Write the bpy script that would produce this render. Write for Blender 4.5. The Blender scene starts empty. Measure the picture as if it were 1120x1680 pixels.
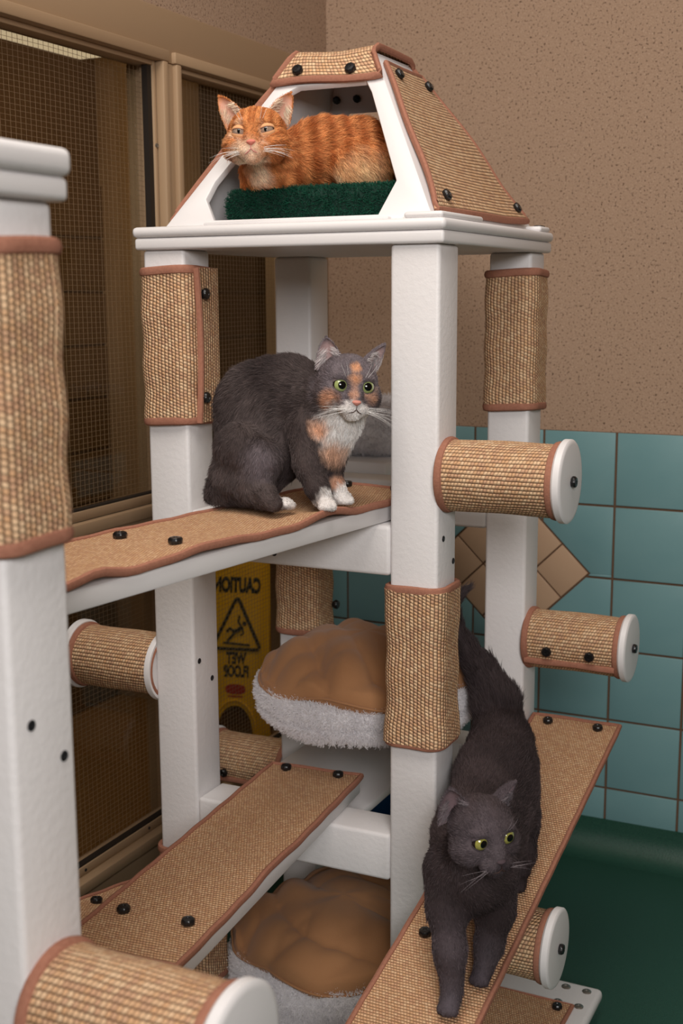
import bpy, bmesh, math, random
import numpy as np
from mathutils import Vector, Matrix

random.seed(7)
rng = np.random.default_rng(7)
SC = bpy.context.scene
COL = SC.collection
PI = math.pi

# ------------------------------------------------------------------ camera
cam_d = bpy.data.cameras.new('camera')
cam = bpy.data.objects.new('camera', cam_d)
COL.objects.link(cam)
cam_d.sensor_fit = 'VERTICAL'
cam_d.sensor_height = 36.0
cam_d.lens = 2047.6 / 1680 * 36
YAW, PITCH, ROLL = 0.4539, 0.1709, -0.0052
_d = Vector((-math.sin(YAW) * math.cos(PITCH), math.cos(YAW) * math.cos(PITCH), -math.sin(PITCH)))
_r0 = Vector((math.cos(YAW), math.sin(YAW), 0))
_u0 = _r0.cross(_d)
_r = _r0 * math.cos(ROLL) + _u0 * math.sin(ROLL)
_u = -_r0 * math.sin(ROLL) + _u0 * math.cos(ROLL)
_m = Matrix((_r, _u, -_d)).transposed().to_4x4()
_m.translation = Vector((0.9114, -2.2331, 0.127))
cam.matrix_world = _m
cam_d.dof.use_dof = True
cam_d.dof.focus_distance = 2.42
cam_d.dof.aperture_fstop = 5.0
SC.camera = cam

# ------------------------------------------------------------------ world and lights
world = bpy.data.worlds.new('world')
SC.world = world
world.use_nodes = True
world.node_tree.nodes['Background'].inputs[0].default_value = (1.0, 0.70, 0.44, 1)
world.node_tree.nodes['Background'].inputs[1].default_value = 0.10


def area(name, loc, target, size, power, color):
    l = bpy.data.lights.new(name, 'AREA')
    l.shape = 'SQUARE'
    l.size = size
    l.energy = power
    l.color = color
    o = bpy.data.objects.new(name, l)
    COL.objects.link(o)
    o.location = loc
    o.rotation_euler = (Vector(target) - Vector(loc)).to_track_quat('-Z', 'Y').to_euler()
    return o


# bounced flash from the photographer's side, flash bounced off the ceiling, warm fill added for the corridor
area('flash_bounce', (2.2, -4.0, 1.25), (-0.25, 0.1, -0.40), 1.3, 116, (1.0, 0.975, 0.965))
area('ceiling_bounce', (0.1, -1.3, 2.3), (-0.15, -0.5, -1.0), 1.8, 66, (1.0, 0.93, 0.86))
area('corridor_sign_fill', (-1.25, 1.25, 1.15), (-1.55, 1.9, -0.8), 0.4, 8, (1.0, 0.72, 0.40))  # unseen fill without a fixture, added to brighten the sign and corridor

SC.view_settings.view_transform = 'Standard'
SC.view_settings.look = 'None'
SC.view_settings.exposure = 0.0
SC.view_settings.gamma = 1.0
SC.view_settings.use_curve_mapping = False
SC.cycles.use_denoising = True
try:
    SC.cycles_curves.shape = 'RIBBONS'
except Exception:
    pass


# ------------------------------------------------------------------ materials
def lin(c):
    c = c / 255.0
    return c / 12.92 if c <= 0.04045 else ((c + 0.055) / 1.055) ** 2.4


def rgb(r, g, b):
    return (lin(r), lin(g), lin(b), 1.0)


class NT:
    """small helper to wire shader nodes"""

    def __init__(self, name, rough=0.6, spec=0.4):
        self.m = bpy.data.materials.new(name)
        self.m.use_nodes = True
        self.t = self.m.node_tree
        self.b = self.t.nodes['Principled BSDF']
        self.out = self.t.nodes['Material Output']
        self.b.inputs['Roughness'].default_value = rough
        self.b.inputs['Specular IOR Level'].default_value = spec

    def n(self, kind, **kw):
        x = self.t.nodes.new(kind)
        for k, v in kw.items():
            if k in x.inputs:
                self.set(x.inputs[k], v)
            else:
                setattr(x, k, v)
        return x

    def set(self, sock, v):
        if hasattr(v, 'links') or hasattr(v, 'is_output'):
            self.t.links.new(v, sock)
        else:
            sock.default_value = v

    def math(self, op, a, b=0.0, c=0.0, clamp=False):
        x = self.t.nodes.new('ShaderNodeMath')
        x.operation = op
        x.use_clamp = clamp
        self.set(x.inputs[0], a)
        self.set(x.inputs[1], b)
        self.set(x.inputs[2], c)
        return x.outputs[0]

    def mix(self, f, a, b, mode='MIX'):
        x = self.t.nodes.new('ShaderNodeMixRGB')
        x.blend_type = mode
        self.set(x.inputs[0], f)
        self.set(x.inputs[1], a)
        self.set(x.inputs[2], b)
        return x.outputs[0]

    def ramp(self, f, stops):
        x = self.t.nodes.new('ShaderNodeValToRGB')
        e = x.color_ramp.elements
        while len(e) < len(stops):
            e.new(0.5)
        for i, (p, c) in enumerate(stops):
            e[i].position = p
            e[i].color = c
        self.set(x.inputs[0], f)
        return x.outputs[0]

    def noise(self, vec, scale, detail=2.0, rough=0.5):
        x = self.t.nodes.new('ShaderNodeTexNoise')
        if vec is not None:
            self.set(x.inputs['Vector'], vec)
        x.inputs['Scale'].default_value = scale
        x.inputs['Detail'].default_value = detail
        x.inputs['Roughness'].default_value = rough
        return x.outputs['Fac']

    def pos(self):
        return self.t.nodes.new('ShaderNodeTexCoord').outputs['Object']

    def col(self, c):
        self.set(self.b.inputs['Base Color'], c)

    def bump(self, h, dist=0.002, strength=1.0):
        x = self.t.nodes.new('ShaderNodeBump')
        x.inputs['Strength'].default_value = strength
        x.inputs['Distance'].default_value = dist
        self.set(x.inputs['Height'], h)
        self.t.links.new(x.outputs[0], self.b.inputs['Normal'])


def plain(name, c, rough=0.6, spec=0.4, metal=0.0):
    m = NT(name, rough, spec)
    m.col(c)
    m.b.inputs['Metallic'].default_value = metal
    return m.m


def plastic(name, c, grain, rough):
    m = NT(name, rough, 0.45)
    p = m.pos()
    v = m.noise(p, 3.0, 3)
    m.col(m.mix(m.math('MULTIPLY', v, 0.25), c, rgb(205, 200, 196)))
    h = m.math('ADD', m.noise(p, 95.0, 2), m.math('MULTIPLY', m.noise(p, 320.0, 1), 0.3))
    m.bump(h, grain, 0.8)
    return m.m


def sisal(name, p, q, light, mid, dark, red):
    """woven sisal: rows p metres apart, loops q metres long, UV in metres"""
    m = NT(name, 0.85, 0.25)
    uv = m.t.nodes.new('ShaderNodeUVMap').outputs[0]
    wob = m.n('ShaderNodeTexNoise')
    m.set(wob.inputs['Vector'], uv)
    wob.inputs['Scale'].default_value = 60.0
    wv = m.n('ShaderNodeVectorMath', operation='MULTIPLY_ADD')
    m.set(wv.inputs[0], wob.outputs['Color'])
    wv.inputs[1].default_value = (0.0035, 0.0022, 0)
    m.set(wv.inputs[2], uv)
    s = m.n('ShaderNodeSeparateXYZ')
    m.set(s.inputs[0], wv.outputs[0])
    row = m.math('DIVIDE', s.outputs[1], p)
    rf = m.math('FRACT', row)
    rl = m.math('FLOOR', row)
    off = m.math('MULTIPLY', m.math('MODULO', rl, 2.0), 0.5)
    uu = m.math('ADD', m.math('DIVIDE', s.outputs[0], q), off)
    uu = m.math('ADD', uu, m.math('MULTIPLY', rf, 0.35))
    lf = m.math('FRACT', uu)
    ll = m.math('FLOOR', uu)
    h1 = m.math('SINE', m.math('MULTIPLY', rf, PI))
    h2 = m.math('SINE', m.math('MULTIPLY', lf, PI))
    h = m.math('MULTIPLY', m.math('POWER', h1, 0.6), m.math('ADD', m.math('MULTIPLY', h2, 0.6), 0.4))
    cv = m.n('ShaderNodeCombineXYZ')
    m.set(cv.inputs[0], ll)
    m.set(cv.inputs[1], rl)
    wn = m.n('ShaderNodeTexWhiteNoise', noise_dimensions='2D')
    m.set(wn.inputs['Vector'], cv.outputs[0])
    fib = m.noise(uv, 900.0, 2)
    big = m.noise(uv, 14.0, 3)
    top = m.mix(wn.outputs[0], mid, light)
    top = m.mix(m.math('MULTIPLY', m.math('GREATER_THAN', wn.outputs[0], 0.72), 0.55), top, red)
    top = m.mix(m.math('MULTIPLY', big, 0.30), top, red)
    f = m.math('ADD', m.math('MULTIPLY', h, 1.25), m.math('MULTIPLY', m.math('SUBTRACT', fib, 0.5), 0.5), clamp=True)
    c = m.mix(m.math('SMOOTH_MIN', m.math('MULTIPLY', f, 1.15), 1.0, 0.1), dark, top)
    m.col(c)
    m.bump(m.math('ADD', h, m.math('MULTIPLY', fib, 0.25)), 0.0035, 1.0)
    return m.m


M = {}
M['post'] = plastic('white_textured_plastic', rgb(228, 225, 225), 0.0008, 0.5)
M['plastic'] = plastic('white_smooth_plastic', rgb(230, 227, 227), 0.0002, 0.42)
M['sisal'] = sisal('sisal_weave', 0.0082, 0.0068, rgb(252, 222, 182), rgb(224, 178, 134), rgb(80, 48, 30), rgb(182, 122, 90))
M['sisal_fine'] = sisal('sisal_weave_fine', 0.0066, 0.0058, rgb(250, 214, 172), rgb(224, 176, 132), rgb(156, 108, 74), rgb(194, 134, 100))
M['binding'] = plain('binding_tape', rgb(168, 108, 86), 0.8, 0.2)
_bm = NT('binding_tape_woven', 0.85, 0.2)
_bp = _bm.pos()
_bm.col(_bm.mix(_bm.noise(_bp, 180.0, 2), rgb(142, 94, 76), rgb(172, 120, 98)))
_bm.bump(_bm.noise(_bp, 500.0, 1), 0.001, 0.6)
M['binding'] = _bm.m
M['black'] = plain('black_plastic', rgb(24, 23, 24), 0.28, 0.5)
M['hole'] = plain('dark_bolt', rgb(26, 25, 28), 0.45, 0.5)
M['steel'] = plain('bolt_steel', rgb(150, 146, 140), 0.35, 0.5, 0.9)
M['mesh_wire'] = plain('mesh_wire', rgb(128, 104, 76), 0.5, 0.4)
M['frame_paint'] = plain('tan_frame_paint', rgb(166, 138, 108), 0.5, 0.4)
M['gasket'] = plain('dark_gasket', rgb(34, 26, 20), 0.6)
M['yellow'] = plain('yellow_plastic', rgb(236, 186, 24), 0.45, 0.4)
M['ink'] = plain('black_print', rgb(26, 22, 18), 0.6)
M['ink_red'] = plain('red_print', rgb(170, 40, 34), 0.6)
M['blue'] = plain('blue_plastic', rgb(22, 66, 112), 0.45)
M['grout'] = plain('brown_grout', rgb(104, 78, 60), 0.9, 0.1)


def speckle(name, c, dark, light, scale):
    m = NT(name, 0.9, 0.15)
    p = m.pos()
    n1 = m.noise(p, scale, 2, 0.6)
    n2 = m.noise(p, scale * 1.9, 1)
    c1 = m.mix(m.ramp(n1, [(0.32, (1, 1, 1, 1)), (0.43, (0, 0, 0, 1))]), c, dark)
    c2 = m.mix(m.ramp(n2, [(0.60, (0, 0, 0, 1)), (0.72, (1, 1, 1, 1))]), c1, light)
    m.col(c2)
    m.bump(n1, 0.002, 0.5)
    return m.m


M['stucco'] = speckle('speckled_stucco', rgb(164, 137, 115), rgb(80, 57, 45), rgb(194, 168, 146), 150.0)
M['floor'] = speckle('green_floor', rgb(34, 74, 60), rgb(20, 48, 40), rgb(60, 98, 80), 320.0)
M['floor'].node_tree.nodes['Principled BSDF'].inputs['Roughness'].default_value = 0.42
M['floor'].node_tree.nodes['Principled BSDF'].inputs['Specular IOR Level'].default_value = 0.5


def tile_mat(name, c, c2):
    m = NT(name, 0.38, 0.45)
    p = m.pos()
    oi = m.t.nodes.new('ShaderNodeObjectInfo').outputs['Random']
    a = m.mix(m.noise(p, 7.0, 3), c, c2)
    m.col(m.mix(m.math('MULTIPLY', oi, 0.18), a, c2))
    m.bump(m.noise(p, 40.0, 1), 0.0006, 0.4)
    return m.m


M['tile'] = tile_mat('teal_tile', rgb(122, 158, 160), rgb(106, 146, 150))
M['tan_tile'] = tile_mat('tan_tile', rgb(196, 164, 134), rgb(182, 148, 120))
M['block'] = speckle('dimmed_block', rgb(92, 68, 40), rgb(80, 58, 33), rgb(100, 75, 45), 60.0)  # dim light put into the colour, so the pilaster stands out as lit
M['corridor_floor'] = speckle('corridor_floor', rgb(120, 88, 52), rgb(104, 74, 42), rgb(132, 98, 60), 40.0)


def cloth_mat(name, c, c2):
    m = NT(name, 0.95, 0.1)
    p = m.pos()
    m.col(m.mix(m.noise(p, 9.0, 3), c, c2))
    m.bump(m.math('ADD', m.noise(p, 700.0, 1), m.math('MULTIPLY', m.noise(p, 60.0, 2), 0.6)), 0.0008, 0.5)
    m.b.inputs['Sheen Weight'].default_value = 0.15
    return m.m


M['brown_cloth'] = cloth_mat('brown_fabric', rgb(174, 128, 90), rgb(158, 112, 76))
M['fleece'] = cloth_mat('white_fleece_base', rgb(228, 224, 224), rgb(214, 210, 212))
M['turf_base'] = plain('green_turf_base', rgb(10, 44, 34), 0.9)


def attr_mat(name, hair):
    m = NT(name, 0.6 if hair else 0.8, 0.25 if hair else 0.15)
    a = m.t.nodes.new('ShaderNodeAttribute')
    a.attribute_name = 'fur_color'
    m.col(a.outputs['Color'])
    return m.m


M['fur'] = attr_mat('fur_strands', True)
M['skin'] = attr_mat('fur_skin', False)
g = NT('thin_glass', 0.02)
tr = g.n('ShaderNodeBsdfTransparent')
tr.inputs[0].default_value = (0.93, 0.93, 0.90, 1)
gl = g.n('ShaderNodeBsdfGlossy')
gl.inputs['Roughness'].default_value = 0.02
lw = g.t.nodes.new('ShaderNodeLayerWeight')
lw.inputs[0].default_value = 0.5
fr = g.t.nodes.new('ShaderNodeMath')
fr.operation = 'MULTIPLY_ADD'
pw = g.t.nodes.new('ShaderNodeMath')
pw.operation = 'POWER'
g.t.links.new(lw.outputs['Facing'], pw.inputs[0])
pw.inputs[1].default_value = 5.0
g.t.links.new(pw.outputs[0], fr.inputs[0])
fr.inputs[1].default_value = 0.7
fr.inputs[2].default_value = 0.03
mx = g.n('ShaderNodeMixShader')
g.t.links.new(fr.outputs[0], mx.inputs[0])
g.t.links.new(tr.outputs[0], mx.inputs[1])
g.t.links.new(gl.outputs[0], mx.inputs[2])
g.t.links.new(mx.outputs[0], g.out.inputs[0])
M['glass'] = g.m
e = NT('lamp_diffuser', 0.5)
e.b.inputs['Emission Color'].default_value = (1.0, 0.78, 0.5, 1)
e.b.inputs['Emission Strength'].default_value = 0.55
M['lamp'] = e.m


# ------------------------------------------------------------------ geometry helpers
def world_origin(o):
    v = Vector((0, 0, 0))
    while o is not None:
        v += o.location
        o = o.parent
    return v


def link(name, me, mat, parent=None, smooth=True, loc=None):
    o = bpy.data.objects.new(name, me)
    COL.objects.link(o)
    if mat is not None and len(me.materials) == 0:
        for x in (mat if isinstance(mat, (list, tuple)) else [mat]):
            me.materials.append(x)
    if parent is not None:
        o.parent = parent
    if loc is not None:
        o.location = Vector(loc) - (world_origin(parent) if parent else Vector((0, 0, 0)))
    if smooth and hasattr(me, 'polygons') and len(me.polygons):
        me.polygons.foreach_set('use_smooth', [True] * len(me.polygons))
    return o


def tag(o, label=None, cat=None, group=None, kind=None):
    if label:
        o['label'] = label
    if cat:
        o['category'] = cat
    if group:
        o['group'] = group
    if kind:
        o['kind'] = kind
    return o


def thing(name, loc, label, cat, group=None):
    o = bpy.data.objects.new(name, None)
    o.empty_display_size = 0.05
    COL.objects.link(o)
    o.location = loc
    return tag(o, label, cat, group)


class G:
    """collects world-space geometry, then becomes one mesh object"""

    def __init__(self):
        self.bm = bmesh.new()
        self.uv = self.bm.loops.layers.uv.new('UVMap')

    def box(self, a, b, bevel=0.0, seg=2, rot=None, piv=None):
        x0, y0, z0 = a
        x1, y1, z1 = b
        r = bmesh.ops.create_cube(self.bm, size=1.0)
        vs = r['verts']
        c = Vector(((x0 + x1) / 2, (y0 + y1) / 2, (z0 + z1) / 2))
        for v in vs:
            v.co = Vector((v.co.x * (x1 - x0), v.co.y * (y1 - y0), v.co.z * (z1 - z0))) + c
        if bevel > 0:
            es = list({e for v in vs for e in v.link_edges})
            rb = bmesh.ops.bevel(self.bm, geom=es, offset=bevel, segments=seg, profile=0.5, affect='EDGES')
            vs = list({v for f in rb['faces'] for v in f.verts} | {v for v in vs if v.is_valid})
        if rot is not None:
            p = Vector(piv)
            for v in vs:
                v.co = rot @ (v.co - p) + p
        return vs

    def prism(self, poly, h0, h1, frame, bevel=0.0):
        """extrude polygon [(a,b)] between offsets h0,h1 along frame normal; frame=(origin, A, B, N)"""
        o, A, B, N = [Vector(t) for t in frame]
        lo = [self.bm.verts.new(o + A * a + B * b + N * h0) for a, b in poly]
        hi = [self.bm.verts.new(o + A * a + B * b + N * h1) for a, b in poly]
        n = len(poly)
        fs = [self.bm.faces.new(lo[::-1]), self.bm.faces.new(hi)]
        for i in range(n):
            fs.append(self.bm.faces.new((lo[i], lo[(i + 1) % n], hi[(i + 1) % n], hi[i])))
        if bevel > 0:
            es = [e for e in fs[1].edges] + [e for e in fs[0].edges]
            bmesh.ops.bevel(self.bm, geom=es, offset=bevel, segments=2, profile=0.5, affect='EDGES')

    def lathe(self, prof, c, axis=(0, 0, 1), seg=32, mod=None):
        ax = Vector(axis).normalized()
        t = Vector((1, 0, 0)) if abs(ax.x) < 0.9 else Vector((0, 1, 0))
        a = (t - ax * t.dot(ax)).normalized()
        b = ax.cross(a)
        c = Vector(c)
        rings = []
        for r, h in prof:
            if r < 1e-6:
                rings.append([self.bm.verts.new(c + ax * h)])
            else:
                row = []
                for i in range(seg):
                    th = 2 * PI * i / seg
                    rr = r * (mod(th) if mod else 1)
                    row.append(self.bm.verts.new(c + ax * h + a * (rr * math.cos(th)) + b * (rr * math.sin(th))))
                rings.append(row)
        for k in range(len(rings) - 1):
            p, q = rings[k], rings[k + 1]
            for i in range(seg):
                j = (i + 1) % seg
                if len(p) == 1 and len(q) == 1:
                    continue
                if len(p) == 1:
                    self.bm.faces.new((p[0], q[j], q[i]))
                elif len(q) == 1:
                    self.bm.faces.new((p[i], p[j], q[0]))
                else:
                    self.bm.faces.new((p[i], p[j], q[j], q[i]))

    def tube(self, pts, r, seg=8, closed=False, flat=1.0, up=(0, 0, 1)):
        pts = [Vector(p) for p in pts]
        n = len(pts)
        rings = []
        for i, p in enumerate(pts):
            if closed:
                d = (pts[(i + 1) % n] - pts[i - 1])
            else:
                d = pts[min(i + 1, n - 1)] - pts[max(i - 1, 0)]
            d.normalize()
            uu = Vector(up)
            if abs(uu.dot(d)) > 0.95:
                uu = Vector((1, 0.3, 0))
            s = d.cross(uu).normalized()
            t = s.cross(d)
            rr = r[i] if isinstance(r, (list, tuple)) else r
            rings.append([self.bm.verts.new(p + s * (rr * math.cos(2 * PI * k / seg)) + t * (rr * flat * math.sin(2 * PI * k / seg))) for k in range(seg)])
        m = n if closed else n - 1
        for i in range(m):
            a, b = rings[i], rings[(i + 1) % n]
            for k in range(seg):
                self.bm.faces.new((a[k], a[(k + 1) % seg], b[(k + 1) % seg], b[k]))
        if not closed:
            self.bm.faces.new(rings[0][::-1])
            self.bm.faces.new(rings[-1])

    def sheet(self, rows, closed=False, swap=False, thick=0.008):
        """rows: list of rows of points (front side); UV in metres along the sheet; gives it thickness along -normal"""
        rows = [[Vector(p) for p in r] for r in rows]
        nr, nc = len(rows), len(rows[0])
        nor = [[None] * nc for _ in range(nr)]
        for i in range(nr):
            for j in range(nc):
                if closed:
                    du = rows[i][(j + 1) % nc] - rows[i][j - 1]
                else:
                    du = rows[i][min(j + 1, nc - 1)] - rows[i][max(j - 1, 0)]
                dv = rows[min(i + 1, nr - 1)][j] - rows[max(i - 1, 0)][j]
                n = du.cross(dv)
                nor[i][j] = n.normalized() if n.length > 0 else Vector((0, 0, 1))
        f = [[self.bm.verts.new(rows[i][j]) for j in range(nc)] for i in range(nr)]
        b = [[self.bm.verts.new(rows[i][j] - nor[i][j] * thick) for j in range(nc)] for i in range(nr)]
        mid = nr // 2
        u = [0.0]
        for j in range(1, nc + 1):
            u.append(u[-1] + (rows[mid][j % nc] - rows[mid][j - 1]).length)
        v = [0.0]
        for i in range(1, nr):
            v.append(v[-1] + (rows[i][nc // 2] - rows[i - 1][nc // 2]).length)

        def face(vs, uvs):
            fc = self.bm.faces.new(vs)
            for lp, w in zip(fc.loops, uvs):
                lp[self.uv].uv = (w[1], w[0]) if swap else w
        cols = nc if closed else nc - 1
        for i in range(nr - 1):
            for j in range(cols):
                k = (j + 1) % nc
                q = ((u[j], v[i]), (u[j + 1], v[i]), (u[j + 1], v[i + 1]), (u[j], v[i + 1]))
                face((f[i][j], f[i][k], f[i + 1][k], f[i + 1][j]), q)
                face((b[i + 1][j], b[i + 1][k], b[i][k], b[i][j]), (q[3], q[2], q[1], q[0]))
        for j in range(cols):
            k = (j + 1) % nc
            self.bm.faces.new((f[0][k], f[0][j], b[0][j], b[0][k]))
            self.bm.faces.new((f[-1][j], f[-1][k], b[-1][k], b[-1][j]))
        if not closed:
            for i in range(nr - 1):
                self.bm.faces.new((f[i][0], f[i + 1][0], b[i + 1][0], b[i][0]))
                self.bm.faces.new((f[i + 1][-1], f[i][-1], b[i][-1], b[i + 1][-1]))

    def build(self, name, mat, parent=None, smooth=True, origin=None, angle=40):
        o = world_origin(parent) if parent is not None else Vector(origin or (0, 0, 0))
        bmesh.ops.translate(self.bm, verts=self.bm.verts, vec=-o)
        me = bpy.data.meshes.new(name)
        if smooth:
            for f in self.bm.faces:
                f.smooth = True
            lim = math.radians(angle)
            for e in self.bm.edges:
                if len(e.link_faces) == 2 and e.calc_face_angle(0) > lim:
                    e.smooth = False
        self.bm.to_mesh(me)
        self.bm.free()
        ob = link(name, me, mat, parent, smooth=False)
        if parent is None and origin is not None:
            ob.location = o
        return ob


_knob = None


def knob(parent, pos, normal, r=0.0118):
    """black lobed plastic knob; all share one mesh"""
    global _knob
    if _knob is None:
        k = G()
        k.lathe([(0.0, -0.004), (0.0075, -0.004), (0.0078, 0.0), (0.0108, 0.001), (0.0118, 0.004), (0.0116, 0.008), (0.0096, 0.0108),
                 (0.0042, 0.0112), (0.0036, 0.0102), (0.0, 0.0100)], (0, 0, 0), seg=24, mod=lambda t: 1 + 0.05 * math.cos(8 * t))
        o = k.build('knob', M['black'])
        _knob = o.data
        bpy.data.objects.remove(o)
    o = bpy.data.objects.new('knob', _knob)
    COL.objects.link(o)
    o.parent = parent
    o.location = Vector(pos) - world_origin(parent)
    o.rotation_euler = Vector(normal).to_track_quat('Z', 'Y').to_euler()
    o.scale = (r / 0.0118,) * 3
    return o


_bolt = {}


def bolt(parent, pos, normal, r=0.0062, mat='hole'):
    if mat not in _bolt:
        k = G()
        k.lathe([(0.0, -0.003), (0.0062, -0.003), (0.0062, 0.0008), (0.0052, 0.0016), (0.0030, 0.0016), (0.0026, 0.0004), (0.0, 0.0004)], (0, 0, 0), seg=16)
        o = k.build('bolt', M[mat])
        _bolt[mat] = o.data
        bpy.data.objects.remove(o)
    o = bpy.data.objects.new('bolt', _bolt[mat])
    COL.objects.link(o)
    o.parent = parent
    o.location = Vector(pos) - world_origin(parent)
    o.rotation_euler = Vector(normal).to_track_quat('Z', 'Y').to_euler()
    o.scale = (r / 0.0062,) * 3
    return o


def strands(name, pts, radius, colors, mat, parent):
    """pts (N,K,3) world space -> one hair-curves object"""
    n, k, _ = pts.shape
    hc = bpy.data.hair_curves.new(name)
    hc.add_curves([k] * n)
    off = np.array(world_origin(parent))
    hc.attributes['position'].data.foreach_set('vector', (pts - off).astype(np.float32).ravel())
    ra = hc.attributes.get('radius') or hc.attributes.new('radius', 'FLOAT', 'POINT')
    ra.data.foreach_set('value', radius.astype(np.float32).ravel())
    ca = hc.attributes.new('fur_color', 'FLOAT_COLOR', 'CURVE')
    c4 = np.ones((n, 4), np.float32)
    c4[:, :3] = colors
    ca.data.foreach_set('color', c4.ravel())
    hc.materials.append(mat)
    o = bpy.data.objects.new(name, hc)
    COL.objects.link(o)
    o.parent = parent
    o['kind'] = 'stuff'
    return o


def snoise(p, s, seed=0):
    """cheap smooth noise in about -1..1 for (N,3) points"""
    r = np.random.default_rng(seed)
    out = np.zeros(len(p))
    for i in range(7):
        k = r.normal(size=3)
        k = k / np.linalg.norm(k) * s * r.uniform(0.6, 1.5)
        out += np.sin(p @ k + r.uniform(0, 6.28))
    return out / 3.7


def mesh_arrays(me, off):
    me.calc_loop_triangles()
    nv = len(me.vertices)
    v = np.empty(nv * 3, np.float32)
    me.vertices.foreach_get('co', v)
    n = np.empty(nv * 3, np.float32)
    me.vertices.foreach_get('normal', n)
    t = np.empty(len(me.loop_triangles) * 3, np.int32)
    me.loop_triangles.foreach_get('vertices', t)
    return v.reshape(-1, 3).astype(float) + np.array(off), n.reshape(-1, 3).astype(float), t.reshape(-1, 3)


def sample(v, n, t, count, weight=None):
    a, b, c = v[t[:, 0]], v[t[:, 1]], v[t[:, 2]]
    ar = np.linalg.norm(np.cross(b - a, c - a), axis=1)
    if weight is not None:
        ar = ar * weight((a + b + c) / 3)
    idx = rng.choice(len(t), count, p=ar / ar.sum())
    r1, r2 = np.sqrt(rng.random(count)), rng.random(count)
    w = np.stack([1 - r1, r1 * (1 - r2), r1 * r2], 1)[:, :, None]
    pv = v[t[idx]]
    nn = (n[t[idx]] * w).sum(1)
    nn /= np.linalg.norm(nn, axis=1)[:, None] + 1e-9
    return (pv * w).sum(1), nn


def unit(x):
    return x / (np.linalg.norm(x, axis=-1, keepdims=True) + 1e-9)


def fuzz(parent, ob, count, length, rad, c1, c2, name='pile', lift=0.8, curl=0.5, weight=None):
    """short woolly pile on a mesh object"""
    v, n, t = mesh_arrays(ob.data, world_origin(ob))
    p, nn = sample(v, n, t, count, weight)
    d = unit(nn * lift + rng.normal(size=p.shape) * curl)
    L = length * rng.uniform(0.6, 1.2, count)[:, None]
    side = unit(rng.normal(size=p.shape))
    pts = np.stack([p, p + d * L * 0.4 + side * L * 0.10, p + d * L * 0.75 + side * L * 0.28, p + d * L + side * L * 0.10 - nn * L * 0.08], 1)
    r = np.tile(np.array([1, 0.9, 0.75, 0.4]) * rad, (count, 1))
    f = rng.random(count)[:, None]
    col = np.array(c1[:3]) * (1 - f) + np.array(c2[:3]) * f
    return strands(name, pts, r, col, M['fur'], parent)


# ================================================================== the setting
FZ = -1.57          # floor
WY = 1.39           # back wall face
WX = -0.90          # window wall face
TZ = -0.2685        # top of the tiling


def structure(o, label=None):
    o['kind'] = 'structure'
    if label:
        o['label'] = label
    return o


b = G()
b.box((-0.90, -4.2, FZ - 0.05), (3.2, WY + 0.02, FZ))
structure(b.build('floor', M['floor'], origin=(0, 0, FZ)), 'dark green speckled seamless floor')

# back wall: stucco above, backing for tiles below, coved base
b = G()
b.box((-0.90, WY, FZ), (3.2, WY + 0.12, 1.45))
wall_back = structure(b.build('wall_back', M['stucco'], origin=(0, WY, 0)), 'speckled brown stucco wall above teal tiles')
b = G()
b.box((-0.90, WY - 0.006, -1.467), (3.2, WY + 0.01, TZ))
b.build('grout_bed', M['grout'], wall_back)

# coved floor edge
b = G()
R_, K_ = 0.075, 8
prof = [(WY - 0.012, -1.463), (WY - 0.012, FZ + R_)]
for i in range(1, K_ + 1):
    a = PI / 2 * i / K_
    prof.append((WY - 0.012 - R_ + R_ * math.cos(a), FZ + R_ - R_ * math.sin(a)))
rows = [[(x, y, z + 0.0008) for x in (-0.90, 0.4, 1.8, 3.2)] for y, z in prof]
b.sheet(rows, thick=-0.004)
structure(b.build('baseboard_back', M['floor'], origin=(0, WY, FZ)), 'green flooring coved up the base of the tiled wall')
PX, PZ = 0.2185, 0.2187
DX, DZ, DD = -0.278, -0.6955, 0.251    # tan diamond inlay


def clip(poly, a, bb, c):
    """keep a*x+b*z>=c"""
    out = []
    for i in range(len(poly)):
        p, q = poly[i], poly[(i + 1) % len(poly)]
        fp, fq = a * p[0] + bb * p[1] - c, a * q[0] + bb * q[1] - c
        if fp >= 0:
            out.append(p)
        if (fp >= 0) != (fq >= 0):
            t = fp / (fp - fq)
            out.append((p[0] + (q[0] - p[0]) * t, p[1] + (q[1] - p[1]) * t))
    return out


def poly_area(p):
    return abs(sum(p[i][0] * p[(i + 1) % len(p)][1] - p[(i + 1) % len(p)][0] * p[i][1] for i in range(len(p)))) / 2


gap = 0.0034
fr_ = ((0, WY - 0.006, 0), (1, 0, 0), (0, 0, 1), (0, -1, 0))


def lay(poly, mat, name):
    g_ = G()
    n_ = 0.0052 + random.uniform(-0.0005, 0.0005)
    g_.prism(poly, -0.004, n_, fr_, bevel=0.0016)
    return g_.build(name, mat, wall_back, angle=60)


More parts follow.
